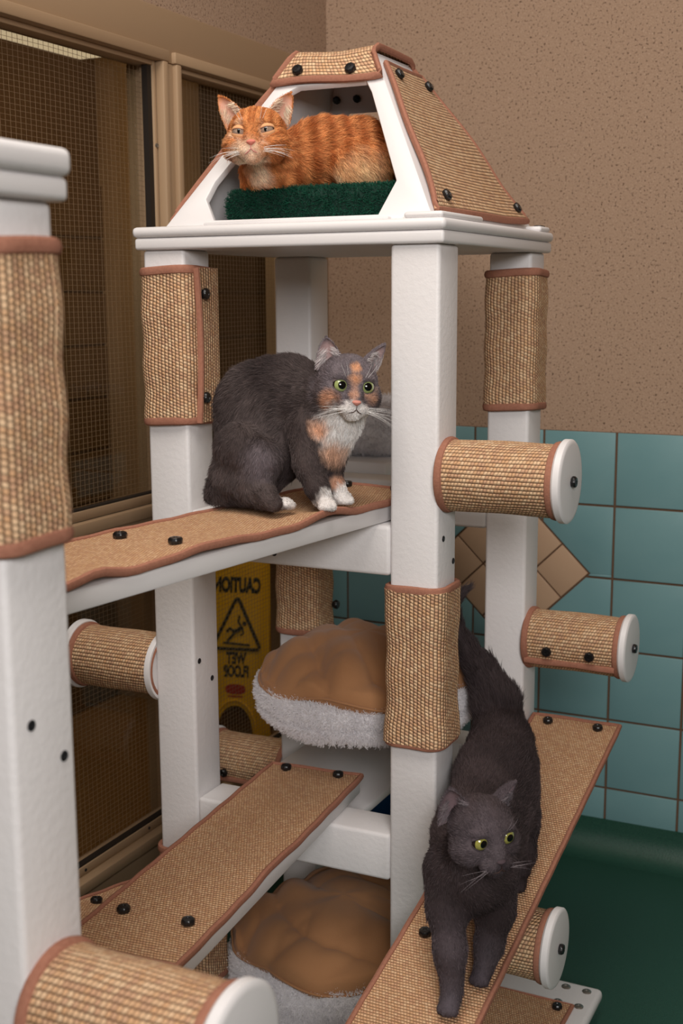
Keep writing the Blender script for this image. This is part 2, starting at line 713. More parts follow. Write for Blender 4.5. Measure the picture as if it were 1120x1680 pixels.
xs = [0.044 + PX * k for k in range(-5, 10)]
zs = [TZ - PZ * k for k in range(0, 6)] + [-1.467]
full = {}
for i in range(len(xs) - 1):
    for j in range(len(zs) - 1):
        x0, x1 = max(xs[i], -0.90) + gap, xs[i + 1] - gap
        z1, z0 = zs[j] - (gap if j else 0.001), zs[j + 1] + (gap if j < 5 else 0.001)
        if x1 - x0 < 0.02:
            continue
        rect = [(x0, z0), (x1, z0), (x1, z1), (x0, z1)]
        far = min(abs(x - DX) for x in (x0, x1)) if not (x0 < DX < x1) else 0
        farz = min(abs(z - DZ) for z in (z0, z1)) if not (z0 < DZ < z1) else 0
        if far + farz >= DD + gap:
            key = (round(x1 - x0, 4), round(z1 - z0, 4))
            if key in full:
                o = bpy.data.objects.new('tile', full[key][0])
                COL.objects.link(o)
                o.parent = wall_back
                o.location = (x0 - full[key][1], random.uniform(-0.0005, 0.0005), z0 - full[key][2])
            else:
                o = lay(rect, M['tile'], 'tile')
                full[key] = (o.data, x0, z0)
        else:
            for sx in (-1, 1):
                for sz in (-1, 1):
                    pl = clip(rect, sx, 0, sx * DX)
                    pl = clip(pl, 0, sz, sz * DZ) if pl else pl
                    pl = clip(pl, sx, sz, sx * DX + sz * DZ + DD + gap * 1.4) if pl else pl
                    if len(pl) >= 3 and poly_area(pl) > 2e-4:
                        lay(pl, M['tile'], 'tile')
s2 = math.sqrt(0.5)
T3 = DD * math.sqrt(2) / 3
for i in range(3):
    for j in range(3):
        c = []
        for (p, q) in ((i, j), (i + 1, j), (i + 1, j + 1), (i, j + 1)):
            pp = (p - 1.5) * T3 + (gap * 0.7 if p == i else -gap * 0.7)
            qq = (q - 1.5) * T3 + (gap * 0.7 if q == j else -gap * 0.7)
            c.append((DX + (pp - qq) * s2, DZ + (pp + qq) * s2))
        lay(c, M['tan_tile'], 'tan_tile')

# window wall: stucco above, painted framing with two bays of upper and lower lights
W1Y0, W1Y1 = -2.6, 0.464        # first bay (its near end is out of view)
W2Y0, W2Y1 = 0.546, 1.16
UT, UB = 0.702, -0.39           # upper light
LT, LB = -0.50, -1.262         # lower light
b = G()
b.box((WX - 0.10, -4.2, 0.83), (WX, WY, 1.45))
wall_left = structure(b.build('wall_left', M['stucco'], origin=(WX, 0, 0)), 'speckled stucco strip above the windows')
b = G()
b.box((WX - 0.10, -4.2, FZ), (WX - 0.004, WY, LB - 0.05), 0.004)
b.build('lower_panel', M['frame_paint'], wall_left)
b = G()
b.box((WX - 0.10, -4.2, UT), (WX + 0.004, WY, 0.83), 0.004)
b.build('header_board', M['frame_paint'], wall_left)
b = G()
b.box((WX - 0.10, W1Y1 + 0.004, LB - 0.05), (WX + 0.002, W2Y0, UT), 0.003)
b.build('mullion_post', M['frame_paint'], wall_left)
b = G()
b.box((WX - 0.10, W2Y1, LB - 0.05), (WX + 0.002, WY, UT), 0.003)
b.build('end_post', M['frame_paint'], wall_left)
b = G()
b.box((WX - 0.015, -4.2, -1.53), (WX + 0.012, WY - 0.09, -1.45), 0.004)
structure(b.build('baseboard_left', M['frame_paint'], origin=(WX, 0, FZ)))


def window(n, y0, y1, label):
    b = G()
    # transom and sill rails
    b.box((WX - 0.09, y0, LT), (WX + 0.006, y1, UB), 0.004)
    w = structure(b.build('window_%d' % n, M['frame_paint'], origin=(WX, (y0 + y1) / 2, LB)), label)
    parts = []
    for (z0, z1, nm) in ((UB, UT, 'upper'), (LB, LT, 'lower')):
        e = 0.012
        # casing proud of the wall, then sash set back
        for a, c in (((WX - 0.01, y1, z0), (WX + 0.0155, y1 + 0.022, z1)),
                     ((WX - 0.01, y0 - 0.022, z0), (WX + 0.0155, y0, z1)),
                     ((WX - 0.01, y0 - 0.028, z1), (WX + 0.016, y1 + 0.028, z1 + 0.028)),
                     ((WX - 0.01, y0 - 0.028, z0 - 0.030), (WX + 0.020, y1 + 0.028, z0))):
            b = G()
            b.box(a, c, 0.004)
            b.build('casing', M['frame_paint'], w)
        for a, c in (((WX - 0.05, y1 - e, z0), (WX - 0.008, y1, z1)), ((WX - 0.05, y0, z0), (WX - 0.008, y0 + e, z1)),
                     ((WX - 0.05, y0 + e, z1 - 0.012), (WX - 0.008, y1 - e, z1)), ((WX - 0.05, y0 + e, z0), (WX - 0.008, y1 - e, z0 + 0.022))):
            b = G()
            b.box(a, c, 0.003)
            b.build('sash_rail', M['frame_paint'], w)
        b = G()
        b.box((WX - 0.030, y1 - e - 0.018, z0 + 0.022), (WX - 0.014, y1 - e + 0.0005, z1 - 0.012))
        b.box((WX - 0.030, y0 + e, z0 + 0.0215), (WX - 0.012, y1 - e, z0 + 0.0265))
        o = b.build('gasket', M['gasket'], w)
        o['kind'] = 'stuff'
        b = G()
        b.box((WX - 0.066, y0 + 0.01, z0 + 0.01), (WX - 0.062, y1 - 0.01, z1 - 0.005))
        b.build('pane', M['glass'], w)
        # wire mesh, far too many wires to part: one piece
        verts, faces = [], []

        def bar(p0, p1, h, vert):
            k = len(verts)
            for p in (p0, p1):
                for dx, dt in ((-h, -h), (h, -h), (h, h), (-h, h)):
                    verts.append((p[0] + dx, p[1] + (dt if vert else 0), p[2] + (0 if vert else dt)))
            for q in range(4):
                r_ = (q + 1) % 4
                faces.append((k + q, k + r_, k + 4 + r_, k + 4 + q))
        xm = WX - 0.045
        st = 0.0170
        sz = 0.0124
        yy = max(y0, -0.9) + e
        wv = lambda s: 0.0012 * math.sin(s * 9.0) + 0.0008 * math.sin(s * 23.0 + 1)
        while yy < y1 - e:
            zz = z0
            while zz < z1 - 1e-6:
                z2 = min(zz + 0.27, z1)
                bar((xm, yy + wv(zz + yy), zz), (xm, yy + wv(z2 + yy), z2), 0.00034, True)
                zz = z2
            yy += st
        zz = z0 + sz
        while zz < z1 - 0.01:
            yy = max(y0, -0.9)
            while yy < y1 - 1e-6:
                y2 = min(yy + 0.2, y1)
                bar((xm, yy, zz + wv(yy * 1.7 + zz)), (xm, y2, zz + wv(y2 * 1.7 + zz)), 0.00034, False)
                yy = y2
            zz += sz
        me = bpy.data.meshes.new('wire_mesh')
        c = world_origin(w)
        me.from_pydata([tuple(Vector(v) - c) for v in verts], [], faces)
        o = link('wire_mesh', me, M['mesh_wire'], w, smooth=False)
        o['kind'] = 'stuff'
    return w


w1 = window(1, W1Y0, W1Y1, 'tan framed wire mesh window beside the near post')
w2 = window(2, W2Y0, W2Y1, 'tan framed wire mesh window towards the room corner')
bolt(w1, (WX - 0.007, 0.459, 0.50), (1, 0, 0), 0.006, 'steel')
for y in (0.06, 0.33):
    bolt(w1, (WX - 0.007, y, LB + 0.011), (1, 0, 0), 0.004)

# dim corridor behind the windows
b = G()
b.box((-2.26, -2.5, FZ - 0.05), (WX - 0.10, 5.0, FZ))
structure(b.build('floor_corridor', M['corridor_floor'], origin=(-1.6, 1, FZ)), 'dim brown corridor floor behind the windows')
b = G()
b.box((-2.36, -2.5, FZ), (-2.25, 5.0, 1.45))
wc = structure(b.build('wall_corridor', M['block'], origin=(-2.25, 1, 0)), 'dim brown block wall across the corridor')
blk = {}
for j in range(10):
    z0 = FZ + 0.015 + j * 0.2135
    y = 0.2 - (0.21 if j % 2 else 0)
    while y < 4.6:
        if 'm' not in blk:
            g_ = G()
            g_.box((-2.26, y, z0), (-2.236, y + 0.416, z0 + 0.206), 0.004, 1)
            o = g_.build('block', M['block'], wc)
            blk['m'] = (o.data, y, z0)
        else:
            o = bpy.data.objects.new('block', blk['m'][0])
            COL.objects.link(o)
            o.parent = wc
            o.location = (random.uniform(-0.001, 0.001), y - blk['m'][1], z0 - blk['m'][2])
        y += 0.42
b = G()
b.box((-2.25, 5.0, FZ), (-0.9, 5.1, 1.45))
structure(b.build('wall_corridor_end', M['block'], origin=(-1.6, 5, 0)))
b = G()
b.box((-2.30, -2.5, 1.25), (WX - 0.10, 5.1, 1.30))
structure(b.build('ceiling_corridor', M['block'], origin=(-1.6, 1, 1.25)))
b = G()
b.box((-2.25, 2.02, FZ), (-2.0, 2.40, 1.25), 0.004)  # lighter colour than the blocks stands for stronger light on it
structure(b.build('trim_1', M['frame_paint'], origin=(-2.1, 2.3, FZ)), 'tan pilaster on the corridor wall')
l_ = thing('ceiling_lamp', (-1.6, 0.9, 0.90), 'dim fluorescent strip lamp seen through the top of the mesh window', 'lamp')
b = G()
b.box((-1.66, 0.72, 0.875), (-1.54, 1.15, 0.90), 0.006)
b.build('diffuser', M['lamp'], l_)
b = G()
b.box((-1.67, 0.70, 0.90), (-1.53, 1.17, 0.925), 0.004)
b.build('housing', M['frame_paint'], l_)
for y in (0.80, 1.07):
    b = G()
    b.box((-1.605, y - 0.005, 0.924), (-1.595, y + 0.005, 1.251))
    b.build('hanger_rod', M['hole'], l_)

# ================================================================== cat towers
A_ = 0.557          # spacing of the posts
H_ = 0.05           # half a post


def square_ring(cx, cy, half, rad, n=6):
    """rounded square, counter-clockwise seen from above, starting at the middle of the +X side"""
    pts = []
    for q in range(4):
        a0 = q * PI / 2
        ox, oy = ((1, 1), (-1, 1), (-1, -1), (1, -1))[q]
        ccx, ccy = cx + ox * (half - rad), cy + oy * (half - rad)
        for k in range(n + 1):
            a = a0 + PI / 2 * k / n
            pts.append((ccx + rad * math.cos(a), ccy + rad * math.sin(a)))
    out = []
    for i in range(len(pts)):
        p, q = pts[i], pts[(i + 1) % len(pts)]
        out.append(p)
        d = math.hypot(q[0] - p[0], q[1] - p[1])
        if d > 0.02:
            m = 7
            for k in range(1, m):
                out.append((p[0] + (q[0] - p[0]) * k / m, p[1] + (q[1] - p[1]) * k / m))
    return out


def post(tower, x, y, z1=0.223, z0=FZ):
    b = G()
    b.box((x - H_, y - H_, z0), (x + H_, y + H_, z1), 0.008, 3)
    return b.build('post', M['post'], tower)


def wrap(pst, x, y, z0, z1, seam=None, knobs=(), flare=0.0):
    """sisal sleeve round a post"""
    b = G()
    rows = []
    nz = 16
    for i in range(nz + 1):
        z = z0 + (z1 - z0) * i / nz
        hf = 0.0635 + 0.0012 * math.sin(i * 1.1 + x * 9) + flare * (abs(i - nz / 2) / (nz / 2)) ** 3 * 0.004
        rows.append([(px, py, z + 0.0025 * math.sin((px - py) * 25)) for px, py in square_ring(x, y, hf, 0.034)])
    b.sheet(rows, closed=True, swap=True)
    b.build('sisal_wrap', M['sisal'], pst)
    for z in (z0, z1):
        b = G()
        ring = square_ring(x, y, 0.0612, 0.034)
        b.tube([(px, py, z + 0.0025 * math.sin((px - py) * 25)) for px, py in ring], 0.0062, 8, True, 1.5)
        b.build('binding', M['binding'], pst)
    if seam:
        # overlapping flap on the +X side at offset seam in y
        b = G()
        pts = []
        rows = []
        for i in range(21):
            t = i / 20
            z = z0 - 0.004 + (z1 - z0 + 0.010) * t
            yy = y + seam + 0.010 * math.sin(t * PI)
            pts.append((x + 0.0690, yy, z))
            rows.append([(x + 0.0690, yy, z), (x + 0.0690, y + 0.030, z), (x + 0.0670, y + 0.052, z)])
        b.sheet(rows, swap=True, thick=0.006)
        b.build('sisal_flap', M['sisal'], pst)
        b = G()
        b.tube(pts, 0.0058, 8, False, 1.2)
        b.build('binding', M['binding'], pst)
    for k in knobs:
        knob(pst, *k)


def beam(tower, x0, x1, y, ztop, bolts=()):
    b = G()
    b.box((x0, y - H_, ztop - 0.1), (x1, y + H_, ztop), 0.008, 3)
    o = b.build('cross_beam', M['post'], tower)
    for p in bolts:
        bolt(o, *p)
    return o


def deck(tower, x0, y0, x1, y1, z=0.223, top=0.269):
    b = G()
    b.box((x0, y0, z), (x1, y1, 0.247), 0.006, 3)
    b.build('deck_plate', M['plastic'], tower)
    b = G()
    b.box((x0 - 0.004, y0 - 0.004, 0.2475), (x1 + 0.004, y1 + 0.004, top), 0.009, 3)
    return b.build('deck_rim', M['plastic'], tower)


def roll(tower, c, direction, L=0.235, seam=None, r=0.069, koff=0.32):
    """scratching roll: sisal covered cylinder on a post with a white disc at its end"""
    d = Vector(direction).normalized()
    c = Vector(c)
    s = Vector((0, 0, 1)).cross(d).normalized()
    up = Vector((0, 0, 1))
    b = G()
    b.lathe([(0, 0.0), (r - 0.010, 0.0), (r - 0.010, L), (0, L)], c, d, 32)
    o = b.build('scratching_roll', M['plastic'], tower)
    b = G()
    rows = []
    for i in range(15):
        h = 0.004 + (L - 0.008) * i / 14
        rows.append([c + d * h + (s * math.cos(t) + up * math.sin(t)) * (r + 0.0010 * math.sin(3 * t + i * 0.5))
                     for t in [2 * PI * k / 48 for k in range(48)]])
    b.sheet(rows, closed=True, swap=True)
    b.build('sisal_cover', M['sisal'], o)
    for h in (0.005, L - 0.005):
        b = G()
        b.tube([c + d * h + (s * math.cos(2 * PI * k / 40) + up * math.sin(2 * PI * k / 40)) * (r - 0.001) for k in range(40)], 0.0060, 8, True, 1.4, d)
        b.build('binding', M['binding'], o)
    b = G()
    R2 = 0.0785
    b.lathe([(0, L + 0.001), (R2 - 0.004, L + 0.001), (R2, L + 0.005), (R2, L + 0.016), (R2 - 0.003, L + 0.0185), (R2 - 0.009, L + 0.0195), (0, L + 0.0195)], c, d, 48)
    b.build('end_disc', M['plastic'], o)
    knob(o, c + d * (L + 0.0195), d, 0.0105)
    if seam is not None:
        n = s * math.cos(seam) + up * math.sin(seam)
        t = d.cross(n)
        b = G()
        b.tube([c + d * h + n * (r + 0.004 + 0.0015 * math.sin(h * 40)) for h in np.linspace(0.006, L - 0.006, 14)], 0.0058, 8, False, 1.3)
        b.build('binding', M['binding'], o)
        for h in (0.062, L - 0.062):
            a2 = seam + koff
            n2 = s * math.cos(a2) + up * math.sin(a2)
            knob(o, c + d * h + n2 * (r + 0.002), n2)
    return o


tower = thing('cat_tower', (-A_ / 2, A_ / 2, FZ), 'tall white post cat tower topped by a pyramid house with sisal wraps', 'cat tower', 'white cat towers')
pFR = post(tower, 0, 0)
pL = post(tower, -A_, 0)
pR = post(tower, 0, A_)
pB = post(tower, -A_, A_)
wrap(pL, -A_, 0, -0.127, 0.181, seam=-0.034, knobs=[((-0.557 + 0.0700, -0.010, 0.134), (1, 0, 0)), ((-0.557 + 0.0700, -0.016, -0.079), (1, 0, 0))])
wrap(pL, -A_, 0, -1.40, -1.085)
wrap(pR, 0, A_, -0.124, 0.177)
wrap(pFR, 0, 0, -0.749, -0.437, flare=1)
wrap(pB, -A_, A_, -0.716, -0.42, knobs=[((-0.4885, 0.592, -0.660), (1, 0, 0))])
for p in ((-0.02, -0.335), (0.034, -0.389)):
    bolt(pFR, (0.05, p[0], p[1]), (1, 0, 0))
for p in ((-0.03, -0.647), (0.02, -0.699)):
    bolt(pL, (-0.507, p[0], p[1]), (1, 0, 0))
beam(tower, -A_ + H_, -H_, 0, -0.313, [((-0.307, -0.05, -0.388), (0, -1, 0))])
beam(tower, -A_ + H_, -H_, A_, -0.313)
beam(tower, -A_ + H_, -H_, 0, -0.951)
beam(tower, -A_ + H_, -H_, A_, -0.951)
deck_rim = deck(tower, -0.619, -0.062, 0.062, 0.619)
roll(tower, (0.05, 0, -0.212), (1, 0, 0), 0.2245)
roll(tower, (0.05, A_, -0.675), (1, 0, 0), 0.2245, seam=PI + 0.56, koff=-0.42)
roll(tower, (0.05, 0, -1.142), (1, 0, 0), 0.2245)
roll(tower, (-A_ - 0.05, 0, -0.678), (-1, 0, 0), 0.2245)
roll(tower, (-A_ - 0.05, A_, -1.112), (-1, 0, 0), 0.2245, seam=-0.55)
b = G()
b.lathe([(0, -0.001), (0.0775, -0.001), (0.0785, 0.004), (0.0785, 0.012), (0, 0.012)], (-A_ - 0.05, 0, -0.678), (-1, 0, 0), 40)
b.build('flange_disc', M['plastic'], tower)
# base board, lower deck, bed shelf
b = G()
b.box((-0.66, -0.16, -1.53), (0.267, 0.496, -1.50), 0.012, 3)
base = b.build('base_board', M['plastic'], tower)
for x in (-0.55, 0.16):
    for y in (-0.10, 0.42):
        b = G()
        b.box((x - 0.03, y - 0.03, FZ), (x + 0.03, y + 0.03, -1.529), 0.004)
        b.build('foot_block', M['plastic'], base)
for x in (0.185, 0.235):
    for y in (0.465, 0.395):
        bolt(base, (x, y, -1.50), (0, 0, 1), 0.011, 'steel')
b = G()
b.sheet([[(x, y, -1.4935 + 0.001 * math.sin(x * 40 + y * 30)) for x in np.linspace(-0.04, 0.222, 14)] for y in np.linspace(-0.15, 0.385, 20)], thick=0.006)
b.build('sisal_mat', M['sisal_fine'], base)
b = G()
b.tube([(-0.04, -0.15, -1.496), (0.222, -0.15, -1.496), (0.222, 0.385, -1.496), (-0.04, 0.385, -1.496)], 0.006, 8, True, 0.9)
b.build('binding', M['binding'], base)
knob(base, (0.195, 0.355, -1.4925), (0, 0, 1))
b = G()
b.box((-0.50, 0.12, -1.012), (-0.192, 0.509, -0.992), 0.005)
b.build('lower_deck', M['plastic'], tower)
b = G()
b.box((-0.40, 0.25, -0.862), (-0.14, 0.60, -0.842), 0.005)
sh = b.build('bed_shelf', M['plastic'], tower)
b = G()
b.box((-0.32, 0.525, -0.952), (-0.22, 0.595, -0.861), 0.004)
b.build('bracket', M['plastic'], sh)
b = G()
b.box((-0.56, 0.612, -0.345), (-0.352, 1.00, -0.285), 0.008)
b.build('bed_shelf', M['plastic'], tower)

# pyramid house: four leaning panels, openings front and back
Z0, Z1 = 0.2695, 0.616
BX0, BX1, BY0, BY1 = -0.56, 0.030, -0.035, 0.593
TX0, TX1, TY0, TY1 = -0.369, -0.189, 0.189, 0.369
b = G()
b.box((BX0 + 0.02, BY0 + 0.02, 0.2685), (BX1 - 0.02, BY1 - 0.02, 0.274), 0.002)
house = b.build('pyramid_house', M['plastic'], tower)


def lerp(a, c, t):
    return a + (c - a) * t


def ring_panel(outer, inner, frame, th, name):
    """flat panel with an opening: outer and inner have the same number of corners"""
    g_ = G()
    o, A, B, N = [Vector(t) for t in frame]

    def pts(poly, h):
        return [g_.bm.verts.new(o + A * a + B * c + N * h) for a, c in poly]
    of, ob_, nf, nb = pts(outer, 0), pts(outer, -th), pts(inner, 0), pts(inner, -th)
    n = len(outer)
    for i in range(n):
        j = (i + 1) % n
        g_.bm.faces.new((of[i], of[j], nf[j], nf[i]))
        g_.bm.faces.new((ob_[j], ob_[i], nb[i], nb[j]))
        g_.bm.faces.new((of[j], of[i], ob_[i], ob_[j]))
        g_.bm.faces.new((nf[i], nf[j], nb[j], nb[i]))
    bmesh.ops.recalc_face_normals(g_.bm, faces=g_.bm.faces)
    es = [e_ for e_ in g_.bm.edges if (e_.verts[0] in nf and e_.verts[1] in nf) or (e_.verts[0] in of and e_.verts[1] in of)]
    bmesh.ops.bevel(g_.bm, geom=es, offset=0.004, segments=2, profile=0.5, affect='EDGES')
    return g_.build(name, M['plastic'], house)


def face_frame(p0, p1, top_mid):
    """origin p0, A along the base, B up the slope, N outwards"""
    p0, p1 = Vector(p0), Vector(p1)
    A = (p1 - p0).normalized()
    t = Vector(top_mid) - p0
    B = (t - A * t.dot(A)).normalized()
    return (p0, A, B, A.cross(B)), (Vector((0, 0, Z1)) - Vector((0, 0, Z0))).length / B.z


front, SL = face_frame((BX0, BY0, Z0), (BX1, BY0, Z0), (TX0, TY0, Z1))


def on(fr, x, z):
    """point given by x (or y) and z on a leaning panel -> panel coordinates"""
    o, A, B, N = fr
    t = (z - o.z) / B.z
    return ((x - (o + B * t).dot(A) if False else (x - o.dot(A)) if A.x + A.y > 0 else (-x - o.dot(A))), t)


def pf(x, z):
    return (x - BX0, (z - Z0) / front[2].z)


outer = [pf(-0.475, Z0), pf(BX0, Z0), pf(-0.51, 0.36), pf(TX0, Z1), pf(-0.279, Z1), pf(TX1, Z1), pf(-0.03, 0.36), pf(BX1, Z0), pf(-0.05, Z0), pf(-0.26, Z0)]
inner = [pf(-0.447, 0.281), pf(-0.482, 0.325), pf(-0.474, 0.36), pf(-0.366, 0.545), pf(-0.345, 0.556), pf(-0.192, 0.556), pf(-0.172, 0.53), pf(-0.066, 0.345), pf(-0.085, 0.281), pf(-0.26, 0.281)]
# corners along the same rays, rounded a little by extra points
ring_panel(outer, inner, front, 0.014, 'front_panel')
back, _ = face_frame((BX1, BY1, Z0), (BX0, BY1, Z0), (TX1, TY1, Z1))
mir = lambda poly: [(BX1 - BX0 - a, c) for a, c in poly][::-1]
inner_b = [pf(-0.447, 0.281), pf(-0.482, 0.325), pf(-0.474, 0.36), pf(-0.376, 0.515), pf(-0.352, 0.540), pf(-0.196, 0.540), pf(-0.176, 0.520), pf(-0.066, 0.345), pf(-0.085, 0.281), pf(-0.26, 0.281)]
ring_panel(mir(outer), mir(inner_b), back, 0.014, 'back_panel')


def side(x_base, x_top, y0, y1, ty0, ty1, name, nsign):
    g_ = G()
    p = [Vector((x_base, y0, Z0)), Vector((x_base, y1, Z0)), Vector((x_top, ty1, Z1)), Vector((x_top, ty0, Z1))]
    n = (p[1] - p[0]).cross(p[3] - p[0]).normalized() * nsign
    lo = [g_.bm.verts.new(q) for q in p]
    hi = [g_.bm.verts.new(q - n * 0.012) for q in p]
    g_.bm.faces.new(lo)
    g_.bm.faces.new(hi[::-1])
    for i in range(4):
        j = (i + 1) % 4
        g_.bm.faces.new((lo[j], lo[i], hi[i], hi[j]))
    bmesh.ops.recalc_face_normals(g_.bm, faces=g_.bm.faces)
    bmesh.ops.bevel(g_.bm, geom=list(g_.bm.edges), offset=0.004, segments=2, profile=0.5, affect='EDGES')
    g_.build(name, M['plastic'], house)
    return n


nR = side(BX1, TX1, BY0, BY1, TY0, TY1, 'side_panel', 1)
nL = side(BX0, TX0, BY0, BY1, TY0, TY1, 'side_panel', -1)
b = G()
b.box((TX0, TY0, Z1 - 0.014), (TX1, TY1, Z1 + 0.002), 0.004)
b.build('top_panel', M['plastic'], house)
# low rails on the deck along the panel feet
b = G()
b.box((BX0 + 0.10, BY0 - 0.012, 0.2685), (BX1 - 0.085, BY0 + 0.01, 0.2745), 0.002)
b.build('foot_rail', M['plastic'], house)
for a, c in (((-0.02, -0.058, 0.2685), (0.058, 0.165, 0.281)), ((0.02, 0.54, 0.2685), (0.060, 0.612, 0.281))):
    b = G()
    b.box(a, c, 0.006, 3)
    b.build('corner_pad', M['plastic'], house)
b = G()
b.box((0.038, 0.555, 0.2795), (0.054, 0.590, 0.2835), 0.001)
b.build('latch', M['black'], house)


def side_mat(nn, xb, xt, sgn, name):
    """sisal mat lying on a side panel, edge bound, four knobs"""
    g_ = G()
    rows = []
    for i in range(25):
        s = i / 24
        z = lerp(0.283, 0.590, s)
        t = (z - Z0) / (Z1 - Z0)
        x = lerp(xb, xt, t)
        ya, yb = lerp(BY0, TY0, t) + 0.018, lerp(BY1, TY1, t) - 0.06 * (1 - s) - 0.003
        row = []
        for j in range(21):
            q = j / 20
            lift = 0.010 + 0.006 * math.sin(s * PI) * (abs(q - 0.5) * 2) ** 2 + 0.002 * math.sin(s * 9 + q * 3)
            lift += 0.008 * max(0, q - 0.75) * 4 * max(0, 0.25 - s) * 4
            row.append(Vector((x, lerp(ya, yb, q) + 0.005 * math.sin(s * 7) * (1 - q), z)) + nn * lift)
        rows.append(row)
    g_.sheet(rows if sgn > 0 else [r[::-1] for r in rows], thick=0.008)
    g_.build(name, M['sisal'], house)
    edge = rows[0] + [r[-1] for r in rows[1:]] + rows[-1][::-1][1:] + [r[0] for r in rows[::-1]][1:-1]
    g_ = G()
    g_.tube([p - nn * 0.004 for p in edge], 0.0058, 8, True, 1.3)
    g_.build('binding', M['binding'], house)
    for i, j in ((2, 2), (2, 19), (22, 3), (22, 18)):
        knob(house, rows[i][j], nn, 0.0115)


side_mat(nR, BX1, TX1, 1, 'sisal_mat')
side_mat(nL, BX0, TX0, -1, 'sisal_mat')
# cap mat draped over the top, flaps down front and back
nF = front[3]
nB = back[3]
path = []
for s in np.linspace(1, 0, 8):
    t = 1 - 0.155 * s
    path.append((Vector((0, lerp(BY0, TY0, t), lerp(Z0, Z1, t))) + Vector((0, nF.y, nF.z)) * 0.010, t))
for y in np.linspace(TY0 + 0.006, TY1 - 0.006, 10):
    path.append((Vector((0, y, Z1 + 0.013)), 1.0))
for s in np.linspace(0, 1, 8):
    t = 1 - 0.12 * s
    path.append((Vector((0, lerp(BY1, TY1, t), lerp(Z0, Z1, t))) + Vector((0, nB.y, nB.z)) * 0.010, t))
rows = []
for k, (p, t) in enumerate(path):
    xa, xb = lerp(BX0, TX0, t) - 0.006, lerp(BX1, TX1, t) - 0.002
    if t == 1.0:
        xa, xb = TX0 - 0.004, TX1 + 0.004
    rows.append([Vector((lerp(xa, xb, q), p.y, p.z + 0.003 * math.sin(q * 6 + k * 0.2))) for q in np.linspace(0, 1, 20)])
g_ = G()
g_.sheet(rows, thick=0.008)
g_.build('sisal_cap', M['sisal'], house)
edge = rows[0] + [r[-1] for r in rows[1:]] + rows[-1][::-1][1:] + [r[0] for r in rows[::-1]][1:-1]
g_ = G()
g_.tube([p - Vector((0, 0, 0.003)) for p in edge], 0.0058, 8, True, 1.3)
g_.build('binding', M['binding'], house)
for q in (4, 14):
    knob(house, rows[2][q], nF)
for x in (-0.372, -0.322):
    t = 0.868
    knob(house, Vector((x, lerp(BY1, TY1, t), lerp(Z0, Z1, t))) - nB * 0.014, -nB, 0.009)

# the near tower, of which one corner post stands in view
NX, NY = 0.032, -1.245
near = thing('cat_tower', (NX - A_ / 2, NY - A_ / 2, FZ), 'near white cat tower at the left edge with one wide sisal wrap', 'cat tower', 'white cat towers')
pn = post(near, NX, NY)
pn2 = post(near, NX - A_, NY)
post(near, NX, NY - A_)
wrap(pn, NX, NY, -0.118, 0.176)
for p in ((-1.266, -0.308), (-1.216, -0.358)):
    bolt(pn, (NX + 0.05, p[0], p[1]), (1, 0, 0))
beam(near, NX - A_ + H_, NX - H_, NY, -0.313)
beam(near, NX - A_ + H_, NX - H_, NY, -0.951)
deck(near, NX - A_ - 0.062, NY - A_ - 0.062, NX + 0.062, NY + 0.062, top=0.276)
roll(near, (NX + 0.05, NY, -0.633), (1, 0, 0), 0.215)


# ------------------------------------------------------------------ walkways between the towers
def walkway(c0, c1, wid, th, label, name='walkway_plank', z0=None, carpet=(0.0, 1.0), knobs=(), buckle=None, mat='sisal_fine', group='carpeted walkway planks'):
    """plank from c0 to c1 (centres of its top face) with a sisal runner"""
    c0, c1 = Vector(c0), Vector(c1)
    d = (c1 - c0).normalized()
    s = d.cross(Vector((0, 0, 1))).normalized()
    n = s.cross(d).normalized()
    L = (c1 - c0).length
    root = thing(name, c0, label, 'walkway', group)
    b = G()
    bb = [b.bm.verts.new(c0 + d * l + s * w + n * h) for l in (0, L) for w in (-wid / 2, wid / 2) for h in (-th, 0)]
    bmesh.ops.convex_hull(b.bm, input=bb)
    bmesh.ops.dissolve_limit(b.bm, angle_limit=0.01, verts=b.bm.verts, edges=b.bm.edges)
    bmesh.ops.bevel(b.bm, geom=list(b.bm.edges), offset=0.004, segments=2, profile=0.5, affect='EDGES')
    b.build('plank', M['plastic'], root)
    rows = []
    nl = 48
    for i in range(nl + 1):
        l = L * lerp(carpet[0], carpet[1], i / nl)
        row = []
        for j in range(15):
            w = (j / 14 - 0.5) * (wid + 0.004)
            h = 0.0085 + 0.0008 * math.sin(l * 60 + w * 40)
            if buckle:
                h += buckle(l, w)
            row.append(c0 + d * l + s * w + n * h)
        rows.append(row)
    b = G()
    b.sheet(rows, thick=0.0075)
    o = b.build('sisal_runner', M[mat], root)
    edge = rows[0] + [r[-1] for r in rows[1:]] + rows[-1][::-1][1:] + [r[0] for r in rows[::-1]][1:-1]
    b = G()
    b.tube([p - n * 0.003 for p in edge], 0.0060, 8, True, 1.25)
    b.build('binding', M['binding'], root)
    for l, w in knobs:
        h = 0.009 + (buckle(l, w) if buckle else 0)
        knob(root, c0 + d * l + s * w + n * h, n)
    return root, d, s, n


# s points to the right when walking from c0 to c1
def buckle_mid(l, w):
    e = max(0.0, w / 0.108)          # the side towards the camera
    e2 = max(0.0, -w / 0.108)
    v = 0.012 * e ** 2 * math.exp(-((l - 0.36) / 0.06) ** 2)
    v += 0.010 * e ** 2 * math.exp(-((l - 0.96) / 0.05) ** 2)
    v += 0.006 * math.exp(-((l - 0.70) / 0.10) ** 2) * (0.4 + e)
    return v


